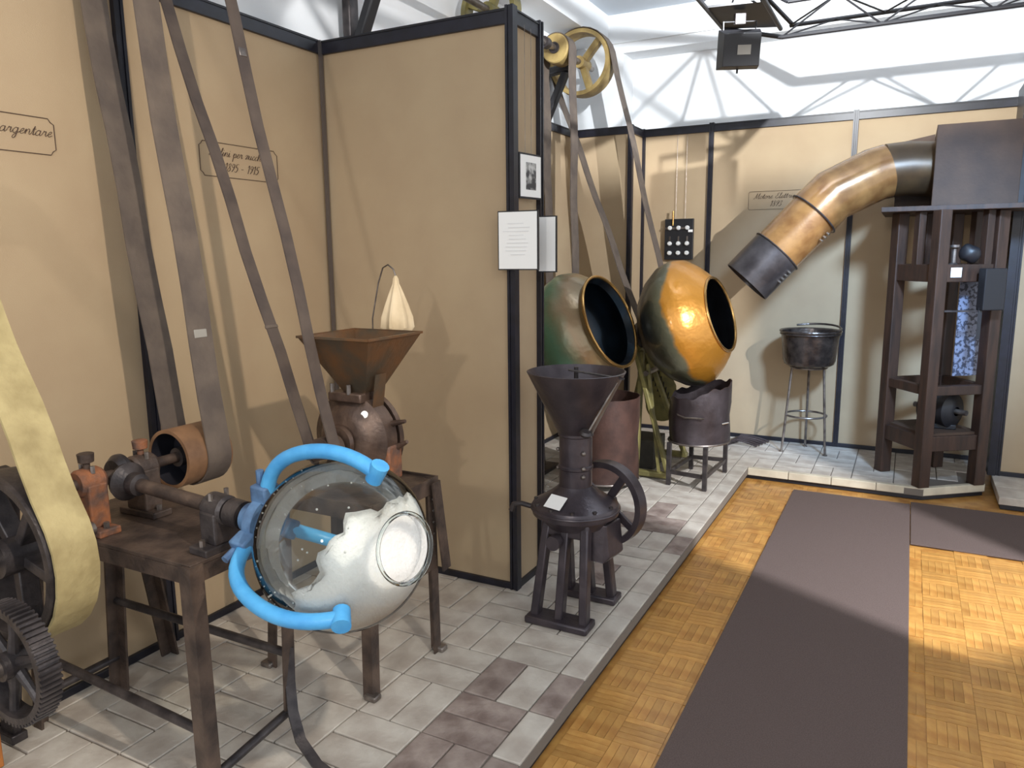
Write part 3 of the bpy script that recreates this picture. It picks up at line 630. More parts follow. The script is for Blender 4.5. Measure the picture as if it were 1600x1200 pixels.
# hopper
hc = V((-1.755, 2.16)); hz0, hz1 = 1.12, 1.325
t = thing('square_hopper', (hc.x, hc.y, hz0), 'patinated square brass hopper sitting on the disc mill', 'hopper')
def sq(h, z, c=hc): return [V((c.x+sx*h, c.y+sy*h, z)) for sx, sy in ((-1, -1), (1, -1), (1, 1), (-1, 1))]
m = MB(); o1, o2, i1, i2 = sq(.05, hz0), sq(.158, hz1), sq(.045, hz0), sq(.152, hz1)
m.add(o1+o2+i1+i2, [(k, (k+1) % 4, 4+(k+1) % 4, 4+k) for k in range(4)]+[(8+(k+1) % 4, 8+k, 12+k, 12+(k+1) % 4) for k in range(4)]+[(4+k, 4+(k+1) % 4, 12+(k+1) % 4, 12+k) for k in range(4)]+[(k, 8+k, 8+(k+1) % 4, (k+1) % 4) for k in range(4)])
m.build('funnel', HOPPER, t, smooth=False)
m = MB()
for k in range(4): a, b = sq(.159, hz1)[k], sq(.159, hz1)[(k+1) % 4]; m.bar(a, b, .008, .008)
m.build('rim', HOPPER, t, smooth=False)
MB().box((hc.x-.05, hc.y-.05, hz0-.02), (hc.x+.05, hc.y+.05, hz0+.01)).build('throat', MILLBR, t)
MB().bar((hc.x+.10, hc.y-.02, hz0+.07), (hc.x+.075, hc.y-.02, hz0-.09), .06, .004, (0, 1, 0)).build('side_chute', HOPPER, t)
o = MB().tube([(-1.90, 2.41, 1.14), (-1.895, 2.41, 1.36), (-1.86, 2.41, 1.50), (-1.835, 2.41, 1.56), (-1.81, 2.41, 1.572), (-1.785, 2.41, 1.555), (-1.775, 2.41, 1.53)], .003, 6).build('wire_hook', STEEL); tag(o, 'thin bent wire hook rising behind the square hopper', 'hook')
m = MB(); pr_ = [(0, .004), (.012, .010), (.03, .012), (.06, .024), (.11, .042), (.16, .058), (.20, .062), (.22, .05), (.225, 0)]
m.lathe([(-a, b) for a, b in pr_], (-1.775, 2.41, 1.53), (0, 0, 1), 40); 
for i, p in enumerate(m.v):
    k = i % 40; d = V((p.x+1.775, p.y-2.41, 0)); m.v[i] = p+d*.10*math.sin(k*2*math.pi*7/40)
tag(m.build('cloth_bag', CLOTH), 'small cream cloth bag hanging from the wire hook behind the hopper', 'bag')
# ================================================================ BLACK CONE MILL
mc = V((-1.19, 2.83, 0))
t = thing('cone_mill', (mc.x, mc.y, PZ), 'black cast iron mill with round flange and conical hopper on two feet', 'mill')
def footframe(y, x0, x1, depth):
    m = MB(); b_ = MB(); xs = (x0, (x0+x1)/2, x1); tops = (mc.x-.085, mc.x, mc.x+.085)
    fr = MB().box((x0-.03, y-depth/2, PZ), (x1+.03, y+depth/2, PZ+.032)).build('foot', MILLB, t, bevel=.008)
    for a, b in zip(xs, tops): MB().bar((a, y, PZ+.02), (b, y+(mc.y-y)*.35, .50), .036, .05, (1, 0, 0)).build('leg', MILLB, t, bevel=.006)
    MB().bar((tops[0]-.02, y+(mc.y-y)*.35, .485), (tops[2]+.02, y+(mc.y-y)*.35, .485), .05, .07, (0, 1, 0)).build('crosshead', MILLB, t, bevel=.01)
    return fr
footframe(2.69, -1.31, -1.09, .11); footframe(2.99, -1.28, -1.08, .10)
MB().lathe([(.48, .02), (.48, .13), (.52, .155), (.53, .182), (.56, .186), (.572, .18), (.58, .165), (.615, .11), (.64, .078), (.65, .07)], mc, (0, 0, 1), 48).build('bowl', MILLB, t)
MB().torus((mc.x, mc.y, .553), (0, 0, 1), .185, .006, 48, 8).build('flange_bead', MILLB, t)
MB().lathe([(.645, .069), (.72, .069), (.725, .074), (.735, .074), (.74, .069), (.86, .069), (.865, .074), (.875, .074), (.878, .06)], mc, (0, 0, 1), 32).build('neck', MILLB, t)
MB().lathe([(.868, .066), (.872, .072), (1.125, .2), (1.132, .204), (1.134, .198), (1.12, .192), (.875, .066)], mc, (0, 0, 1), 48, True).build('hopper', MILLB, t)
MB().bar((mc.x-.02, mc.y-.03, 1.14), (mc.x+.21, mc.y-.01, 1.115), .018, .006, (0, 1, 0)).build('lever', IRON, t)
MB().cyl((mc.x, mc.y, .9), (mc.x, mc.y, 1.15), .009).build('spindle', IRON, t)
MB().bar((mc.x+.185, mc.y-.02, 1.10), (mc.x+.085, mc.y-.07, .90), .008, .006, (0, 1, 0)).build('link_rod', STEEL, t)
MB().lathe([(0, 0), (0, .022), (.012, .028), (.022, .02), (.022, 0)], (mc.x+.075, mc.y-.08, .885), (.3, -.2, 1), 16).build('adjusting_knob', IRON, t)
for dz in (.70, .80, .735): MB().sphere((mc.x+.055, mc.y-.05, dz), .010, 8, 6).build('bolt', STEEL, t)
for dz in (.72, .80): MB().sphere((mc.x-.072, mc.y-.02, dz), .009, 8, 6).build('bolt', STEEL, t)
for k in range(6):
    th = -2.9+k*.55; MB().cyl((mc.x+.17*math.cos(th), mc.y+.17*math.sin(th), .565), (mc.x+.17*math.cos(th), mc.y+.17*math.sin(th), .583), .009, n=6).build('bolt', IRON, t)
MB().tube([(mc.x-.17, mc.y-.06, .545), (mc.x-.22, mc.y-.07, .555), (mc.x-.255, mc.y-.075, .55), (mc.x-.265, mc.y-.078, .52)], [.011, .011, .011, .014], 10).build('handle', IRON, t)
cc = V((mc.x-.03, mc.y-.135, .605)); a_ = V((.86, -.25, .0)).normalized(); nn2 = V((-.12, -.60, .78)).normalized(); b_ = nn2.cross(a_).normalized()
MB().obox(cc+nn2*.004, a_*.085, b_*.065, nn2*.002).build('paper_label', PAPER, t, smooth=False)
MB().cyl((mc.x-.03, 2.66, .44), (mc.x-.03, 2.70, .44), .03, n=20).build('pivot_boss', MILLB, t)
MB().prism([(mc.x+.06, 2.78, .50), (mc.x+.15, 2.80, .50), (mc.x+.165, 2.80, .36), (mc.x+.145, 2.78, .34), (mc.x+.07, 2.77, .35)], (.02, .12, 0)).build('chute', MILLB, t, smooth=False, bevel=.005)
wc_ = V((-1.10, 2.96, .545)); wa = V((.22, 1, 0))
MB().lathe([(-.028, .158), (-.028, .184), (.028, .184), (.028, .158)], wc_, wa, 48, True).build('flywheel_rim', MILLB, t)
a_, x_, y_ = frame(wa)
for k in range(4):
    th = .6+k*math.pi/2; d = x_*math.cos(th)+y_*math.sin(th); MB().bar(wc_+d*.02, wc_+d*.165, .035, .015, a_.cross(d)).build('flywheel_spoke', MILLB, t, bevel=.003)
MB().cyl(wc_-a_*.12, wc_+a_*.05, .024).build('flywheel_hub', MILLB, t)
# ================================================================ COATING PANS
def pan(name, c, ax, R_, ro, m, min_, label):
    c = V(c); ax = V(ax).normalized(); s_ = R_/.435
    out = [(-.305, .03), (-.30, .09), (-.275, .18), (-.225, .275), (-.15, .36), (-.06, .418), (.02, .435), (.09, .415), (.15, .365), (.20, .31)]
    pr_ = [(a*s_, b*s_) for a, b in out]+[(.245*s_, ro+.005)]
    q = ax.to_track_quat('Z', 'Y').to_matrix().to_4x4(); q.translation = c
    t = thing(name, c-V((0, 0, R_)), label, 'coating pan')
    MB().lathe(pr_, (0, 0, 0), (0, 0, 1), 72).build('shell', m, t, matrix=q)
    MB().lathe([(a*.96, b*.965) for a, b in pr_[:-1]]+[(pr_[-1][0]-.004, pr_[-1][1]-.012)], (0, 0, 0), (0, 0, 1), 72).build('inner_skin', min_, t, matrix=q)
    MB().torus((0, 0, .247*s_), (0, 0, 1), ro+.004, .010, 64, 10).build('rim', BRASS, t, matrix=q)
    MB().cyl((0, 0, -.52*s_), (0, 0, -.29*s_), .035).build('shaft', IRON, t, matrix=q)
    MB().lathe([(-.34*s_, .03), (-.34*s_, .10), (-.295*s_, .11), (-.29*s_, .03)], (0, 0, 0), (0, 0, 1), 28).build('boss', IRON, t, matrix=q)
    return c-ax*.45*s_
p1 = pan('green_coating_pan', (-1.925, 4.66, 1.09), (.92, -.11, .37), .412, .305, PAN1, PANIN1, 'green patinated copper coating pan with a wide dark mouth')
p2 = pan('orange_coating_pan', (-1.355, 5.17, 1.13), (.95, -.09, .29), .445, .25, PAN2, PANIN, 'orange and dark copper coating pan facing the big duct')
def pan_stand(name, p, base, m, label):
    t = thing(name, (base[0], base[1], PZ), label, 'stand')
    MB().cyl(p-V((.0, 0, .08)), p+V((0, 0, .08)), .07, n=20).build('bearing_block', IRON, t)
    return t
t = pan_stand('pan_stand', p1, (-2.28, 4.73), IRON, 'dark iron pedestal behind the green coating pan')
MB().bar((-2.30, 4.74, PZ), (p1.x, p1.y, p1.z-.05), .12, .10, (0, 1, 0)).build('post', IRON, t, bevel=.01)
B((-2.42, 4.60, PZ), (-2.18, 4.88, PZ+.03)).build('base_plate', IRON, t, bevel=.005)
MB().cyl((-2.40, 4.70, .95), (-2.40, 5.50, .95), .018).build('drive_shaft', STEEL, t)
MB().lathe([(-.07, .02), (-.07, .10), (.07, .10), (.07, .02)], (-2.40, 5.44, .95), (0, 1, 0), 32, True).build('drive_pulley', WOODP, t)
MB().bar((-2.40, 4.78, .95), (-2.28, 4.76, .95), .05, .05).build('gear_box', IRON, t)
t = pan_stand('pan_stand', p2, (-1.75, 5.05), OLIVE, 'olive painted iron trestle with sloping legs under the orange pan')
ap = V((-1.66, 5.16, .92))
MB().bar(ap, (p2.x, p2.y, p2.z), .07, .07).build('bearing_arm', OLIVE, t)
MB().bar(ap+V((-.02, -.08, 0)), (-1.375, 4.90, PZ+.03), .04, .03, (0, 1, 0)).build('leg', OLIVE, t, bevel=.005)
MB().bar(ap+V((.06, -.05, -.08)), (-1.44, 4.905, PZ+.03), .025, .02, (0, 1, 0)).build('leg_rib', OLIVE, t)
MB().bar(ap, (-1.62, 4.95, PZ+.03), .05, .03, (0, 1, 0)).build('leg', OLIVE, t, bevel=.005)
MB().bar(ap+V((0, .1, 0)), (-1.42, 5.50, PZ+.03), .05, .03, (0, 1, 0)).build('leg', OLIVE, t, bevel=.005)
MB().bar(ap+V((0, .1, 0)), (-1.90, 5.50, PZ+.03), .05, .03, (0, 1, 0)).build('leg', OLIVE, t, bevel=.005)
MB().bar((-1.68, 4.9, PZ+.03), (-1.36, 4.9, PZ+.03), .05, .04, (0, 1, 0)).build('base_bar', OLIVE, t, bevel=.008)
MB().bar((-1.92, 5.5, PZ+.03), (-1.40, 5.5, PZ+.03), .05, .04, (0, 1, 0)).build('base_bar', OLIVE, t, bevel=.008)
MB().cyl((-1.60, 5.05, .78), (-1.60, 5.68, .78), .018).build('drive_shaft', STEEL, t)
MB().lathe([(-.07, .02), (-.07, .098), (.07, .098), (.07, .02)], (-1.60, 5.64, .78), (0, 1, 0), 32, True).build('drive_pulley', OLIVE, t)
# belt guard plate with zigzag lacing
def gq(x, z): return V((x*1.078, 5.52, 1.6-(1.6-z)*1.078))
gp = MB().prism([gq(-1.50+.115*math.cos(a), .55+.115*math.sin(a)) for a in [math.pi*(1.0+k/14) for k in range(15)]]+[gq(-1.40, .70), gq(-1.52, .93), gq(-1.70, .95)], (0, .012, 0)).build('guard_plate', OLIVE, t, smooth=False)
for off in (0, .055):
    pts = []
    for k in range(9):
        cx_, cz_ = -1.655+off+.018*k, .90-off*.2-.036*k; pts += [gq(cx_, cz_)+V((0, -.004, 0)), gq(cx_+.026, cz_+.012)+V((0, -.004, 0))]
    MB().tube(pts, .0045, 6).build('lacing', BLACK, gp)
# braziers
def sheet_brazier(name, c, r, z0, z1, m, label, ragged, legs, nseg=8, rot=.2):
    t = thing(name, (c[0], c[1], PZ), label, 'brazier')
    N_ = 64; P = []
    for lv in range(5):
        for k in range(N_):
            th = 2*math.pi*k/N_; f = 1+.06*math.cos(nseg/2*(th+rot)); z = z0+(z1-z0)*lv/4
            if lv == 4: z += ragged*(math.cos(th-.5)+.22*math.sin(5*th)+.12*math.sin(13*th))
            rr = r*f*(1+.03*math.sin(lv*2.0+3*th)); P.append((c[0]+rr*math.cos(th), c[1]+rr*math.sin(th), z))
    fs = [(l*N_+k, l*N_+(k+1) % N_, (l+1)*N_+(k+1) % N_, (l+1)*N_+k) for l in range(4) for k in range(N_)]
    sh = MB().add(P, fs).build('drum', m, t); sol = sh.modifiers.new('thick', 'SOLIDIFY'); sol.thickness = .006
    MB().tube([(c[0]+r*(1+.06*math.cos(nseg/2*(2*math.pi*k/N_+rot)))*1.01*math.cos(2*math.pi*k/N_), c[1]+r*(1+.06*math.cos(nseg/2*(2*math.pi*k/N_+rot)))*1.01*math.sin(2*math.pi*k/N_), z0) for k in range(N_)], .007, 6, True).build('bottom_ring', STEEL, t)
    MB().lathe([(z0, 0), (z0, r*.95), (z0+.012, r*.95), (z0+.012, 0)], (c[0], c[1], 0), (0, 0, 1), 32).build('floor_plate', m, t)
    if legs:
        for x, y in legs: MB().bar((x, y, PZ), (x, y, z0+.01), .028, .028, (1, 0, 0)).build('leg', IRON, t)
        for i in range(4):
            a, b = legs[i], legs[(i+1) % 4]; MB().bar((a[0], a[1], PZ+.09), (b[0], b[1], PZ+.09), .025, .02, (0, 0, 1)).build('stretcher', IRON, t)
    return t
t = sheet_brazier('fire_brazier', (-1.20, 5.01), .20, .36, .71, SHEET, 'dented grey sheet iron brazier on four legs under the orange pan', .055, [(-1.345, 4.80), (-1.095, 4.76), (-1.07, 5.255), (-1.305, 5.235)], 4, -1.05)
MB().tube([(-1.37, 4.90, .575), (-1.33, 4.86, .58), (-1.30, 4.83, .555), (-1.25, 4.805, .545), (-1.18, 4.80, .55), (-1.12, 4.80, .55)], .006, 6).build('wire', STEEL, t)
MB().tube([(-1.03, 4.92, .50), (-.995, 4.93, .51), (-1.0, 4.97, .50)], .006, 6).build('latch', CHROME, t)
t = sheet_brazier('fire_brazier', (-1.76, 4.64), .23, .13, .68, SHEETR, 'red brown sheet iron brazier drum under the green pan', .01, None, 2, 0)
for k in range(3):
    th = 2.1*k+.4; MB().bar((-1.76+.19*math.cos(th), 4.64+.19*math.sin(th), PZ), (-1.76+.19*math.cos(th), 4.64+.19*math.sin(th), .135), .04, .02, (1, 0, 0)).build('leg', IRON, t)
o = B((-1.74, 5.1, PZ), (-1.54, 5.38, .29)).build('dark_crate', mat('dark_grey_board', srgb(88, 84, 74), srgb(70, 66, 60), .8), smooth=False, bevel=.006); tag(o, 'low dark grey box on the platform behind the olive trestle', 'box')
t = thing('floor_irons', (-1.08, 6.2, PZ), 'loose grey iron tongs lying on the tiles near the back wall', 'tongs')
for k in range(5):
    y = 6.05+k*.05; MB().tube([(-1.24+.02*k, y, PZ+.012), (-1.15, y+.01, PZ+.05), (-1.06+.01*k, y+.02, PZ+.03), (-.99+.015*k, y+.01, PZ+.012)], .009, 8).build('prong', SHEET, t)
MB().bar((-1.24, 6.03, PZ+.012), (-1.16, 6.28, PZ+.012), .06, .02, (1, 0, 0)).build('bar', SHEET, t)
# ================================================================ FRAMED SHEETS
def sheet(name, c, ux, w, h, label, fw_=.005, pic=None, d=.012):
    ux = V(ux).normalized(); uz = V((0, 0, 1)); n = ux.cross(uz); c = V(c); t = thing(name, c-uz*h/2, label, 'frame')
    MB().obox(c-n*d*.5, ux*w, n*d, uz*h).build('backing', BLACK, t, smooth=False)
    MB().obox(c+n*.001, ux*(w-2*fw_), n*.002, uz*(h-2*fw_)).build('paper', PAPER, t, smooth=False)
    if pic: MB().obox(c+n*.0025, ux*w*pic[0], n*.001, uz*h*pic[1]).build('picture', PHOTO, t, smooth=False)
    return t
GREYINK = mat('pale_ink', srgb(228, 228, 228), None, .8)
s1 = sheet('framed_sheet', (-1.468, 2.855, 1.665), (1, .05, 0), .185, .245, 'white text sheet in thin black frame hung at the partition corner')
for k in range(9): MB().obox((-1.468+random.uniform(-.01, .01), 2.8515, 1.735-k*.016), (random.uniform(.06, .13), .005, 0), (0, .001, 0), (0, 0, .003)).build('text_line', GREYINK, s1, smooth=False)
s2_ = sheet('framed_sheet', (-1.40, 3.0, 1.65), (1, .1, 0), .085, .24, 'narrow white sheet tucked behind the larger framed sheet')
MB().bar((-1.51, 3.012, 1.74), (-1.40, 3.012, 1.74), .012, .01).build('mount_arm', BLACK, s2_)
sheet('framed_photo', (-1.488, 3.02, 1.94), (.14, .99, 0), .17, .19, 'small framed black and white photograph on the partition end', .008, (.45, .6))
for y in (2.99, 3.05): tag(MB().cyl((-1.499, y, 2.03), (-1.499, y, 2.55), .001, n=6).build('hanging_cord', STEEL), 'thin cord hanging the small photograph from the partition rail', 'cord', 'photograph cords')
# fuse board
t = thing('fuse_board', (-1.74, 6.35, 1.56), 'black fuse board with rows of white porcelain fuses on the back wall', 'fuse board')
B((-1.862, 6.33, 1.56), (-1.622, 6.36, 1.895)).build('board', BLACK, t, smooth=False, bevel=.003)
for i in range(3):
    for j in range(3):
        x, z = -1.815+i*.073, 1.615+j*.078+(.05 if j == 2 else 0)
        f_ = MB().lathe([(0, 0), (0, .018), (.02, .018), (.028, .012), (.028, 0)], (x, 6.33, z), (0, -1, 0), 14).build('fuse', PORC, t)
        if j == 1: MB().bar((x, 6.325, z), (x, 6.325, z+.06), .012, .008, (1, 0, 0)).build('blade', STEEL, f_)
B((-1.86, 6.318, 1.81), (-1.68, 6.33, 1.828)).build('bus_bar', STEEL, t, smooth=False)
B((-1.66, 6.318, 1.785), (-1.625, 6.33, 1.805)).build('tag', PAPER, t, smooth=False)
MB().cyl((-1.79, 6.32, 1.84), (-1.79, 6.32, 1.96), .008).build('switch_lever', BRASS, t)
for x in (-1.78, -1.70): tag(MB().cyl((x, 6.362, 1.90), (x, 6.362, 2.575), .0015, n=6).build('supply_wire', STEEL), 'thin wire running up the back wall from the fuse board', 'wire', 'fuse board wires')
# ================================================================ POT ON TRIPOD
tc_ = (-.645, 6.11)
t = thing('tripod_stand', (tc_[0], tc_[1], PZ), 'slender grey iron tripod stand with a middle ring', 'stand')
for x, y in ((-.80, 6.03), (-.655, 6.27), (-.485, 6.035)):
    MB().tube([(x, y, PZ+.004), (tc_[0]+(x-tc_[0])*.72, tc_[1]+(y-tc_[1])*.72, .745)], .009, 8).build('leg', STEEL, t)
    MB().cyl((x, y, PZ), (x, y, PZ+.006), .018, n=12).build('foot', STEEL, t)
MB().torus((tc_[0], tc_[1], .37), (0, 0, 1), .148, .008, 40, 8).build('ring', STEEL, t)
MB().torus((tc_[0], tc_[1], .744), (0, 0, 1), .13, .008, 40, 8).build('top_ring', STEEL, t)
t = thing('cauldron', (tc_[0], tc_[1], .753), 'dark hammered metal pot with bail handle on the tripod stand', 'pot')
MB().lathe([(.753, 0), (.753, .15), (.77, .178), (.80, .19), (.96, .205), (1.00, .212), (1.02, .225), (1.028, .222), (1.02, .205), (.96, .197), (.80, .182), (.765, .15), (.765, 0)], (tc_[0], tc_[1], 0), (0, 0, 1), 56).build('body', POT, t)
MB().torus((tc_[0], tc_[1], 1.0), (0, 0, 1), .215, .006, 48, 8).build('band', POT, t)
MB().tube([(tc_[0]+.215*math.cos(a), tc_[1]+.215*math.sin(a)*.9, 1.03+.03*math.sin(max(0, (a+.3)))) for a in [-.4+k*.16 for k in range(17)]], .008, 8).build('handle', POT, t)
# ================================================================ DUCT, HOOD AND MOTOR FRAME
E0, E1, E2, E3 = V((-1.03, 5.55, 1.405)), V((-.53, 5.72, 1.975)), V((-.23, 5.85, 2.145)), V((.083, 5.92, 2.15))
t = thing('exhaust_duct', E0, 'large lacquered sheet duct with black end sloping down from the brown hood', 'duct')
def pipe(a, b, r, m, name, over=0): 
    d = (b-a).normalized(); return MB().lathe([(0, r-.004), (0, r), ((b-a).length, r), ((b-a).length, r-.004)], a, d, 48, True).build(name, m, t)
dd = (E1-E0).normalized(); j1 = E0+dd*.29; rD = .178
pipe(E0, j1, rD+.004, DUCTK, 'black_section')
sec = pipe(j1-dd*.01, E1-dd*.14, rD-.004, DUCTB, 'brown_section')
# elbow
pts = [E1-dd*.15, E1+dd*.02, E2.lerp(E1, .12), E2.lerp(E3, .12)]
MB().tube(pts, rD+.003, 48).build('elbow', DUCTB, t)
MB().tube([E2.lerp(E3, .10), E2.lerp(E3, .5)+V((0, 0, .01)), E3], rD+.001, 48).build('shaded_section', DUCT_SHADE, t)  # shadowed stretch before the hood, its shade painted as a darker brown
for p in (j1, E1-dd*.145): MB().torus(p, dd, rD+.006, .006, 48, 6).build('seam_ring', IRON, t)
sdv = dd.cross(V((0, -1, 0))).normalized()
side = (V((0, -1, 0))-dd*V((0, -1, 0)).dot(dd)).normalized(); lowv = side.cross(dd); lowv = lowv if lowv.z < 0 else -lowv
for base_, n_ in ((E0+dd*.14, 4), (E0+dd*.52, 3)):
    for k in range(n_):
        q = base_+dd*k*.03+(side*.45+lowv*.9).normalized()*(rD+.004); MB().cyl(q, q+(side*.45+lowv*.9).normalized()*.022, .008, n=8).build('clamp_screw', CHROME, t)
t = thing('hood_box', (.3, 5.95, 1.9), 'brown wooden hood box on the shelf taking the large duct', 'box')
B((.085, 5.68, 1.895), (.555, 6.33, 2.40)).build('box', BOXW, t, smooth=False, bevel=.004)
MB().prism([(-.14, 6.13, 1.895), (-.14, 6.13, 2.36), (.083, 6.12, 2.40), (.083, 6.12, 1.895)], (0, .19, 0)).build('side_cheek', BOXW, t, smooth=False)
t = thing('motor_frame', (.19, 5.76, PZ), 'tall dark wooden four legged frame holding the old electric motor', 'frame')
LG = {'l': V((-.085, 5.79, 0)), 'f': V((.15, 5.47, 0)), 'r': V((.475, 5.70, 0)), 'b': V((.245, 6.07, 0))}
u1 = (LG['f']-LG['l']).normalized(); u2 = V((-u1.y, u1.x, 0))
for k, p in LG.items(): MB().obox((p.x, p.y, (PZ+1.86)/2), u1*.078, u2*.078, (0, 0, 1.86-PZ)).build('leg', WOODD, t, smooth=False, bevel=.006)
ring = ['l', 'f', 'r', 'b']
for i in range(4):
    a, b = LG[ring[i]], LG[ring[(i+1) % 4]]
    for z, h in ((1.47, .11), (.72, .06), (.37, .10)): MB().bar((a.x, a.y, z), (b.x, b.y, z), h, .05, (0, 0, 1)).build('rail', WOODD, t, smooth=False, bevel=.004)
    c_ = a.lerp(b, .8 if i == 1 else .5); MB().obox((c_.x, c_.y, 1.69), u1*.05, u2*.05, (0, 0, .34)).build('upright', WOODD, t, smooth=False, bevel=.003)
ctr = (LG['l']+LG['f']+LG['r']+LG['b'])/4
MB().obox((ctr.x, ctr.y, .428), u1*.42, u2*.40, (0, 0, .016)).build('lower_board', BOXW, t, smooth=False)
o = B((-.20, 5.56, 1.86), (.66, 6.33, 1.893)).build('shelf', WOODD, t, smooth=False, bevel=.004)
PLATE = mat('perforated_plate', srgb(132, 140, 164), srgb(66, 70, 86), .5, scale=45, contrast=(.5, .56))
MB().obox((.37, 5.79, 1.10), u2*.20, u1*.006, (0, 0, .62)).build('speckled_plate', PLATE, t, smooth=False)
t = thing('electric_motor', (ctr.x+.04, ctr.y, .436), 'round black electric motor on the lower board of the wooden frame', 'motor')
MB().lathe([(-.12, .03), (-.12, .07), (-.09, .115), (.09, .115), (.12, .07), (.12, .03)], (ctr.x+.04, ctr.y, .56), (.8, -.6, 0), 32).build('body', BLACK, t)
MB().cyl((ctr.x+.04-.15, ctr.y+.11, .56), (ctr.x+.04+.15, ctr.y-.11, .56), .018).build('shaft', STEEL, t)
MB().box((ctr.x-.06, ctr.y-.08, .436), (ctr.x+.14, ctr.y+.08, .47)).build('base', BLACK, t, bevel=.006)
t = thing('switch_box', (.42, 5.62, 1.25), 'black switch box mounted on the right leg of the wooden frame', 'switch')
MB().obox(V((.415, 5.615, 1.37))+u1*.062, u2*.15, u1*.06, (0, 0, .26)).build('case', BLACK, t, smooth=False, bevel=.006)
MB().bar((.40, 5.53, 1.26), (.40, 5.53, 1.06), .02, .02).build('handle', BLACK, t)
MB().bar((.20, 5.46, 1.235), (.40, 5.54, 1.235), .012, .012).build('rod', IRON, t)
f0 = LG['f']; r0 = LG['r']
pc = f0.lerp(r0, .26)-u1*-.0; nrm = V((u1.x, u1.y, 0))
o = MB().obox(V((pc.x, pc.y, 1.475))+nrm*.028, u2*.075, nrm*.002, (0, 0, .06)).build('paper_label', PAPER, D.objects['motor_frame'], smooth=False)
t = thing('carbon_holder', (.23, 5.53, 1.525), 'small turned metal spool standing on the upper rail of the frame', 'spool')
sp = f0.lerp(r0, .25)
MB().lathe([(1.525, 0), (1.525, .028), (1.535, .014), (1.62, .012), (1.63, .03), (1.645, .03), (1.645, 0)], (sp.x, sp.y, 0), (0, 0, 1), 18).build('spool', STEEL, t)
m = MB().sphere((0, 0, 0), .062, 20, 12)
sp2 = f0.lerp(r0, .52)
m.v = [V((p.x*1.0+sp2.x, p.y*.8+sp2.y, 1.59+p.z*.95+.008*math.sin(p.x*60)*math.cos(p.z*50))) for p in m.v]
tag(m.build('coil_winding', BLACK), 'dark lumpy coil resting on the upper rail beside the spool', 'coil')
# ================================================================ TRUSS AND FLOODLIGHT
t = thing('lighting_truss', (-.3, 5.1, 2.9), 'black triangular lattice lighting truss crossing under the ceiling', 'truss')
CH = .013
def chord(a, b): MB().cyl(a, b, CH, n=10).build('chord', BLACK, t)
xa, xb = -.80, 3.6
ch = [((xa, 5.10, 2.905), (xb, 5.10, 2.905)), ((xa, 5.40, 3.045), (xb, 5.40, 3.045)), ((xa+.05, 4.95, 3.06), (xb, 4.95, 3.06))]
for a, b in ch: chord(a, b)
def lacing(a0, a1, b0, b1, n):
    a0, a1, b0, b1 = map(V, (a0, a1, b0, b1)); pts = []
    for k in range(n+1):
        s_ = k/n; pts.append(a0.lerp(a1, s_) if k % 2 == 0 else b0.lerp(b1, s_))
    for p, q in zip(pts[:-1], pts[1:]): MB().cyl(p, q, .0055, n=6).build('lacing', BLACK, t)
lacing(*ch[0], *ch[1], 16); lacing(*ch[0], *ch[2], 16); lacing(*ch[1], *ch[2], 16)
cy_ = [((-1.12, 2.2, 2.96), (-1.12, 4.95, 2.96)), ((-.80, 2.2, 2.96), (-.80, 5.05, 2.94)), ((-.96, 2.2, 3.2), (-.96, 4.98, 3.2))]
for a, b in cy_: chord(a, b)
lacing(*cy_[0], *cy_[2], 10); lacing(*cy_[1], *cy_[2], 10)
MB().prism([(-1.13, 4.95, 2.96), (-.80, 5.05, 2.95), (-.80, 4.55, 2.96), (-1.13, 4.50, 2.96)], (0, 0, .012)).build('corner_plate', BLACK, t, smooth=False)
chord((-1.12, 4.95, 2.96), (-.80, 5.10, 2.905)); chord((-.96, 4.98, 3.2), (-.78, 5.40, 3.045)); chord((-.96, 4.98, 3.2), (-.75, 4.95, 3.06))
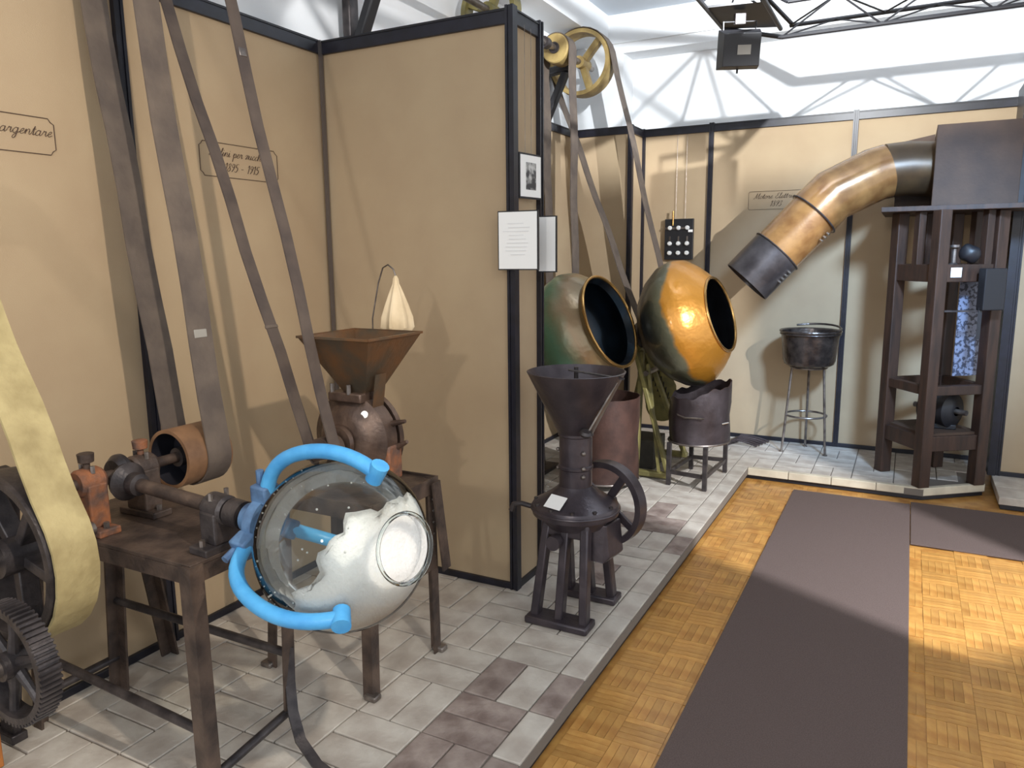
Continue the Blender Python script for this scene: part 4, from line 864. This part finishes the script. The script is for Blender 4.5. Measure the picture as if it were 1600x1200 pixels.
def floodlight(c, aim, label):
    c = V(c); a = V(aim).normalized(); x = a.cross(V((0, 0, 1))).normalized(); y = x.cross(a); t = thing('floodlight', c, label, 'floodlight')
    def q(h, w, d): return [c+x*i*w+y*j*h+a*d for i, j in ((-1, -1), (1, -1), (1, 1), (-1, 1))]
    A_, B_, C_ = q(.085, .10, -.10), q(.105, .115, .02), q(.105, .115, .035)
    i1, i2 = q(.08, .095, -.09), q(.10, .11, .034)
    m = MB().add(A_+B_+C_+i1+i2, [(3, 2, 1, 0)]+[(k, (k+1) % 4, 4+(k+1) % 4, 4+k) for k in range(4)]+[(4+k, 4+(k+1) % 4, 8+(k+1) % 4, 8+k) for k in range(4)]+[(8+k, 8+(k+1) % 4, 16+(k+1) % 4, 16+k) for k in range(4)]+[(16+k, 16+(k+1) % 4, 12+(k+1) % 4, 12+k) for k in range(4)]+[(12, 13, 14, 15)])
    m.build('housing', BLACK, t, smooth=False, bevel=.003)
    MB().obox(c-a*.104+x*.012, x*.072, y*.05, a*.002).build('rating_label', STICK, t, smooth=False)
    for s_ in (-1, 1): MB().bar(c+x*.09*s_, c+x*.09*s_+V((0, 0, .15)), .025, .004, a).build('yoke_arm', BLACK, t)
    MB().bar(c-x*.095+V((0, 0, .15)), c+x*.095+V((0, 0, .15)), .025, .005, a).build('yoke', BLACK, t)
    MB().obox(c+V((0, 0, .165)), x*.06, a*.06, (0, 0, .06)).build('clamp', IRON, t, bevel=.004)
    MB().cyl(c-y*.09+a*.0, c-y*.125, .006, n=8).build('latch', BLACK, t)
    return t, x, y, a, c
floodlight((-.955, 4.62, 2.745), (-.30, .75, .20), 'black floodlight with grey label hanging from the truss corner')
t, x, y, a, c = floodlight((1.93, 2.72, 2.86), (-2.87, 2.15, -2.1), 'black floodlight with side shutters beside the carpet')
for s_ in (-1, 1):
    p = c+x*(.055 if s_ > 0 else -.046); MB().obox(p+a*.14, a*.20, y*.34, x*.004).build('barn_door', BLACK, t, smooth=False)
t, x, y, a, c = floodlight((-.60, 3.70, 3.14), (-.15, 3, .1), 'black floodlight with a lower shutter aimed at the upper back wall')
MB().obox(c-y*.07+a*.10, a*.13, x*.5, y*.004).build('barn_door', BLACK, t, smooth=False)
for o in D.objects:
    if '_w' in o: del o['_w']
